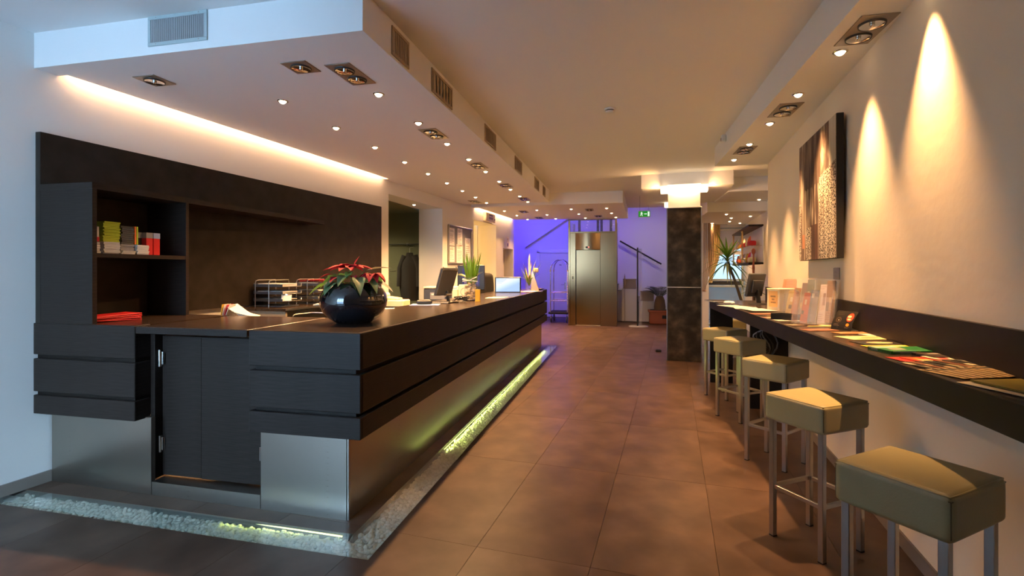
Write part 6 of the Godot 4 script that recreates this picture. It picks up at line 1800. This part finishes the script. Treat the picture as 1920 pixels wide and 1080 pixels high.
	im = cover_image([Color(0.50, 0.44, 0.05), Color(0.46, 0.40, 0.04), Color(0.45, 0.40, 0.05)])
	leaflet("large olive yellow booklet nearest the viewer", Vector3(1.285, SY + 0.008, -1.87), Vector2(0.22, 0.30), 0.30, im, "", 0.006)
	for k in 2:
		im = paper_image(32, 48, Color(0.90, 0.84, 0.70))
		leaflet(["cream sheet under the olive booklet, lower one", "cream sheet under the olive booklet, upper one"][k], Vector3(1.265 - 0.008 * k, SY + 0.003 * k, -1.885 + 0.012 * k), Vector2(0.23, 0.31), 0.32 + 0.05 * k, im, "cream sheets under the olive booklet")

	# room beyond: big yucca, small yucca, display shelf
	t = thing("yucca", "tall yucca with drooping sword leaves behind the long shelf", "plant", Vector3(1.80, 0, -8.35))
	obj("pot", M.new().lathe(PackedVector2Array([Vector2(0, 0), Vector2(0.15, 0), Vector2(0.16, 0.01), Vector2(0.19, 0.32), Vector2(0.19, 0.34), Vector2(0.17, 0.34), Vector2(0.16, 0.30), Vector2(0, 0.30)]), 28), mats.dark_grey, t)
	obj("trunk", M.new().tube([Vector3(0, 0.30, 0), Vector3(0.0, 0.7, 0), Vector3(-0.03, 1.0, 0), Vector3(-0.12, 1.3, 0.0), Vector3(-0.20, 1.52, 0), Vector3(-0.23, 1.66, 0)], 0.024, 10, 0.018), mats.bark, t)
	for k in 46:
		var a := k * 2.4
		var el := lerpf(1.6, -0.25, k / 45.0)
		var d := Vector3(cos(a), el, sin(a))
		var l := rng.randf_range(0.36, 0.48)
		obj("leaf", M.new().leaf(blade_path(Vector3(-0.23, 1.68 - k * 0.003, 0), d, l, lerpf(0.02, 0.30, k / 45.0), 8), blade_width(0.021, 8, 0.25), 0.3), mats.blade if k % 4 else mats.blade_pale, t)
	t = thing("small_yucca", "smaller yucca with upright leaves left of the far monitor", "plant", Vector3(2.05, 0, -8.75))
	obj("pot", M.new().lathe(PackedVector2Array([Vector2(0, 0), Vector2(0.12, 0), Vector2(0.15, 0.26), Vector2(0.13, 0.26), Vector2(0, 0.24)]), 24), mats.terracotta, t)
	obj("trunk", M.new().tube([Vector3(0, 0.24, 0), Vector3(0.01, 0.7, 0), Vector3(0.0, 1.10, 0)], 0.022, 8), mats.bark, t)
	for k in 26:
		var a := k * 2.4
		var d := Vector3(cos(a), lerpf(2.2, -0.1, k / 25.0), sin(a))
		obj("leaf", M.new().leaf(blade_path(Vector3(0, 1.12, 0), d, rng.randf_range(0.28, 0.40), 0.10, 8), blade_width(0.015, 8, 0.25), 0.3), mats.blade, t)
	t = thing("display_shelf", "dark framed wall shelf with glass levels full of souvenirs", "display shelf", Vector3(2.50, 0, -10.85), HALL_TURN)
	for y in [1.585, 2.255]:
		obj("board", M.new().box(Vector3(-0.11, y, 0), Vector3(0.24, 0.035, 2.6), 0.003), mats.wenge, t)
	for z in [-1.28, -1.16, 0.2, 0.33]:
		obj("post", M.new().box(Vector3(-0.21, 1.92, z), Vector3(0.02, 0.64, 0.02), 0.002), mats.gold_chrome, t)
	obj("glass_shelf", M.new().box(Vector3(-0.11, 1.90, 0), Vector3(0.20, 0.010, 2.5)), mats.glass, t)
	obj("back_panel", M.new().box(Vector3(0.005, 1.92, 0), Vector3(0.01, 0.64, 2.6)), mats.white, t)
	var sn := 0
	for lv in 2:
		for k in 9:
			var z := -1.05 + k * 0.24
			var cm: StandardMaterial3D = [mats.red, mats.cream, mats.orange, mats.red, mats.gold_chrome, mats.paper, mats.ochre, mats.red, mats.cream][(k + lv * 4) % 9]
			var cn: String = ["red", "cream", "orange", "red", "brass", "white", "ochre", "red", "cream"][(k + lv * 4) % 9]
			var sv := thing("souvenir", "%s souvenir, %s from the far end on the %s level of the display shelf" % [cn, ordinal(k), ["lower", "upper"][lv]], "souvenir", Vector3(2.50, [1.604, 1.907][lv], -10.85) + Basis(Vector3.UP, HALL_TURN) * Vector3(-0.12, 0, z), 0.0, "souvenirs on the display shelf")
			if k % 3 == 0:
				obj("body", M.new().lathe(PackedVector2Array([Vector2(0, 0), Vector2(0.04, 0), Vector2(0.055, 0.06), Vector2(0.03, 0.14), Vector2(0.022, 0.17), Vector2(0.03, 0.18), Vector2(0, 0.18)]), 16), cm, sv)
			elif k % 3 == 1:
				obj("plate", M.new().lathe(PackedVector2Array([Vector2(0, 0), Vector2(0.06, 0.004), Vector2(0.10, 0.018), Vector2(0.10, 0.022), Vector2(0.06, 0.008), Vector2(0, 0.005)]), 24, Vector3(0, 0.10, 0), Basis(Vector3.BACK, 1.3)), cm, sv)
			else:
				obj("body", M.new().cushion(Vector3(0, 0.05, 0), Vector3(0.12, 0.10, 0.18), 0.03, 6), cm, sv)
			sn += 1
	t = thing("carved_pole", "slim carved wooden pole with a round head under the display shelf", "ornament", Vector3(2.145, 0, -9.2))
	obj("pole", M.new().lathe(PackedVector2Array([Vector2(0, 0), Vector2(0.10, 0), Vector2(0.10, 0.03), Vector2(0.02, 0.06), Vector2(0.018, 1.45), Vector2(0.022, 1.5), Vector2(0.014, 1.6), Vector2(0.014, 1.74)]), 18), mats.terracotta, t)
	obj("head", M.new().lathe(PackedVector2Array([Vector2(0.014, 1.73), Vector2(0.032, 1.76), Vector2(0.032, 1.80), Vector2(0.014, 1.83), Vector2(0, 1.835)]), 18), mats.terracotta, t)
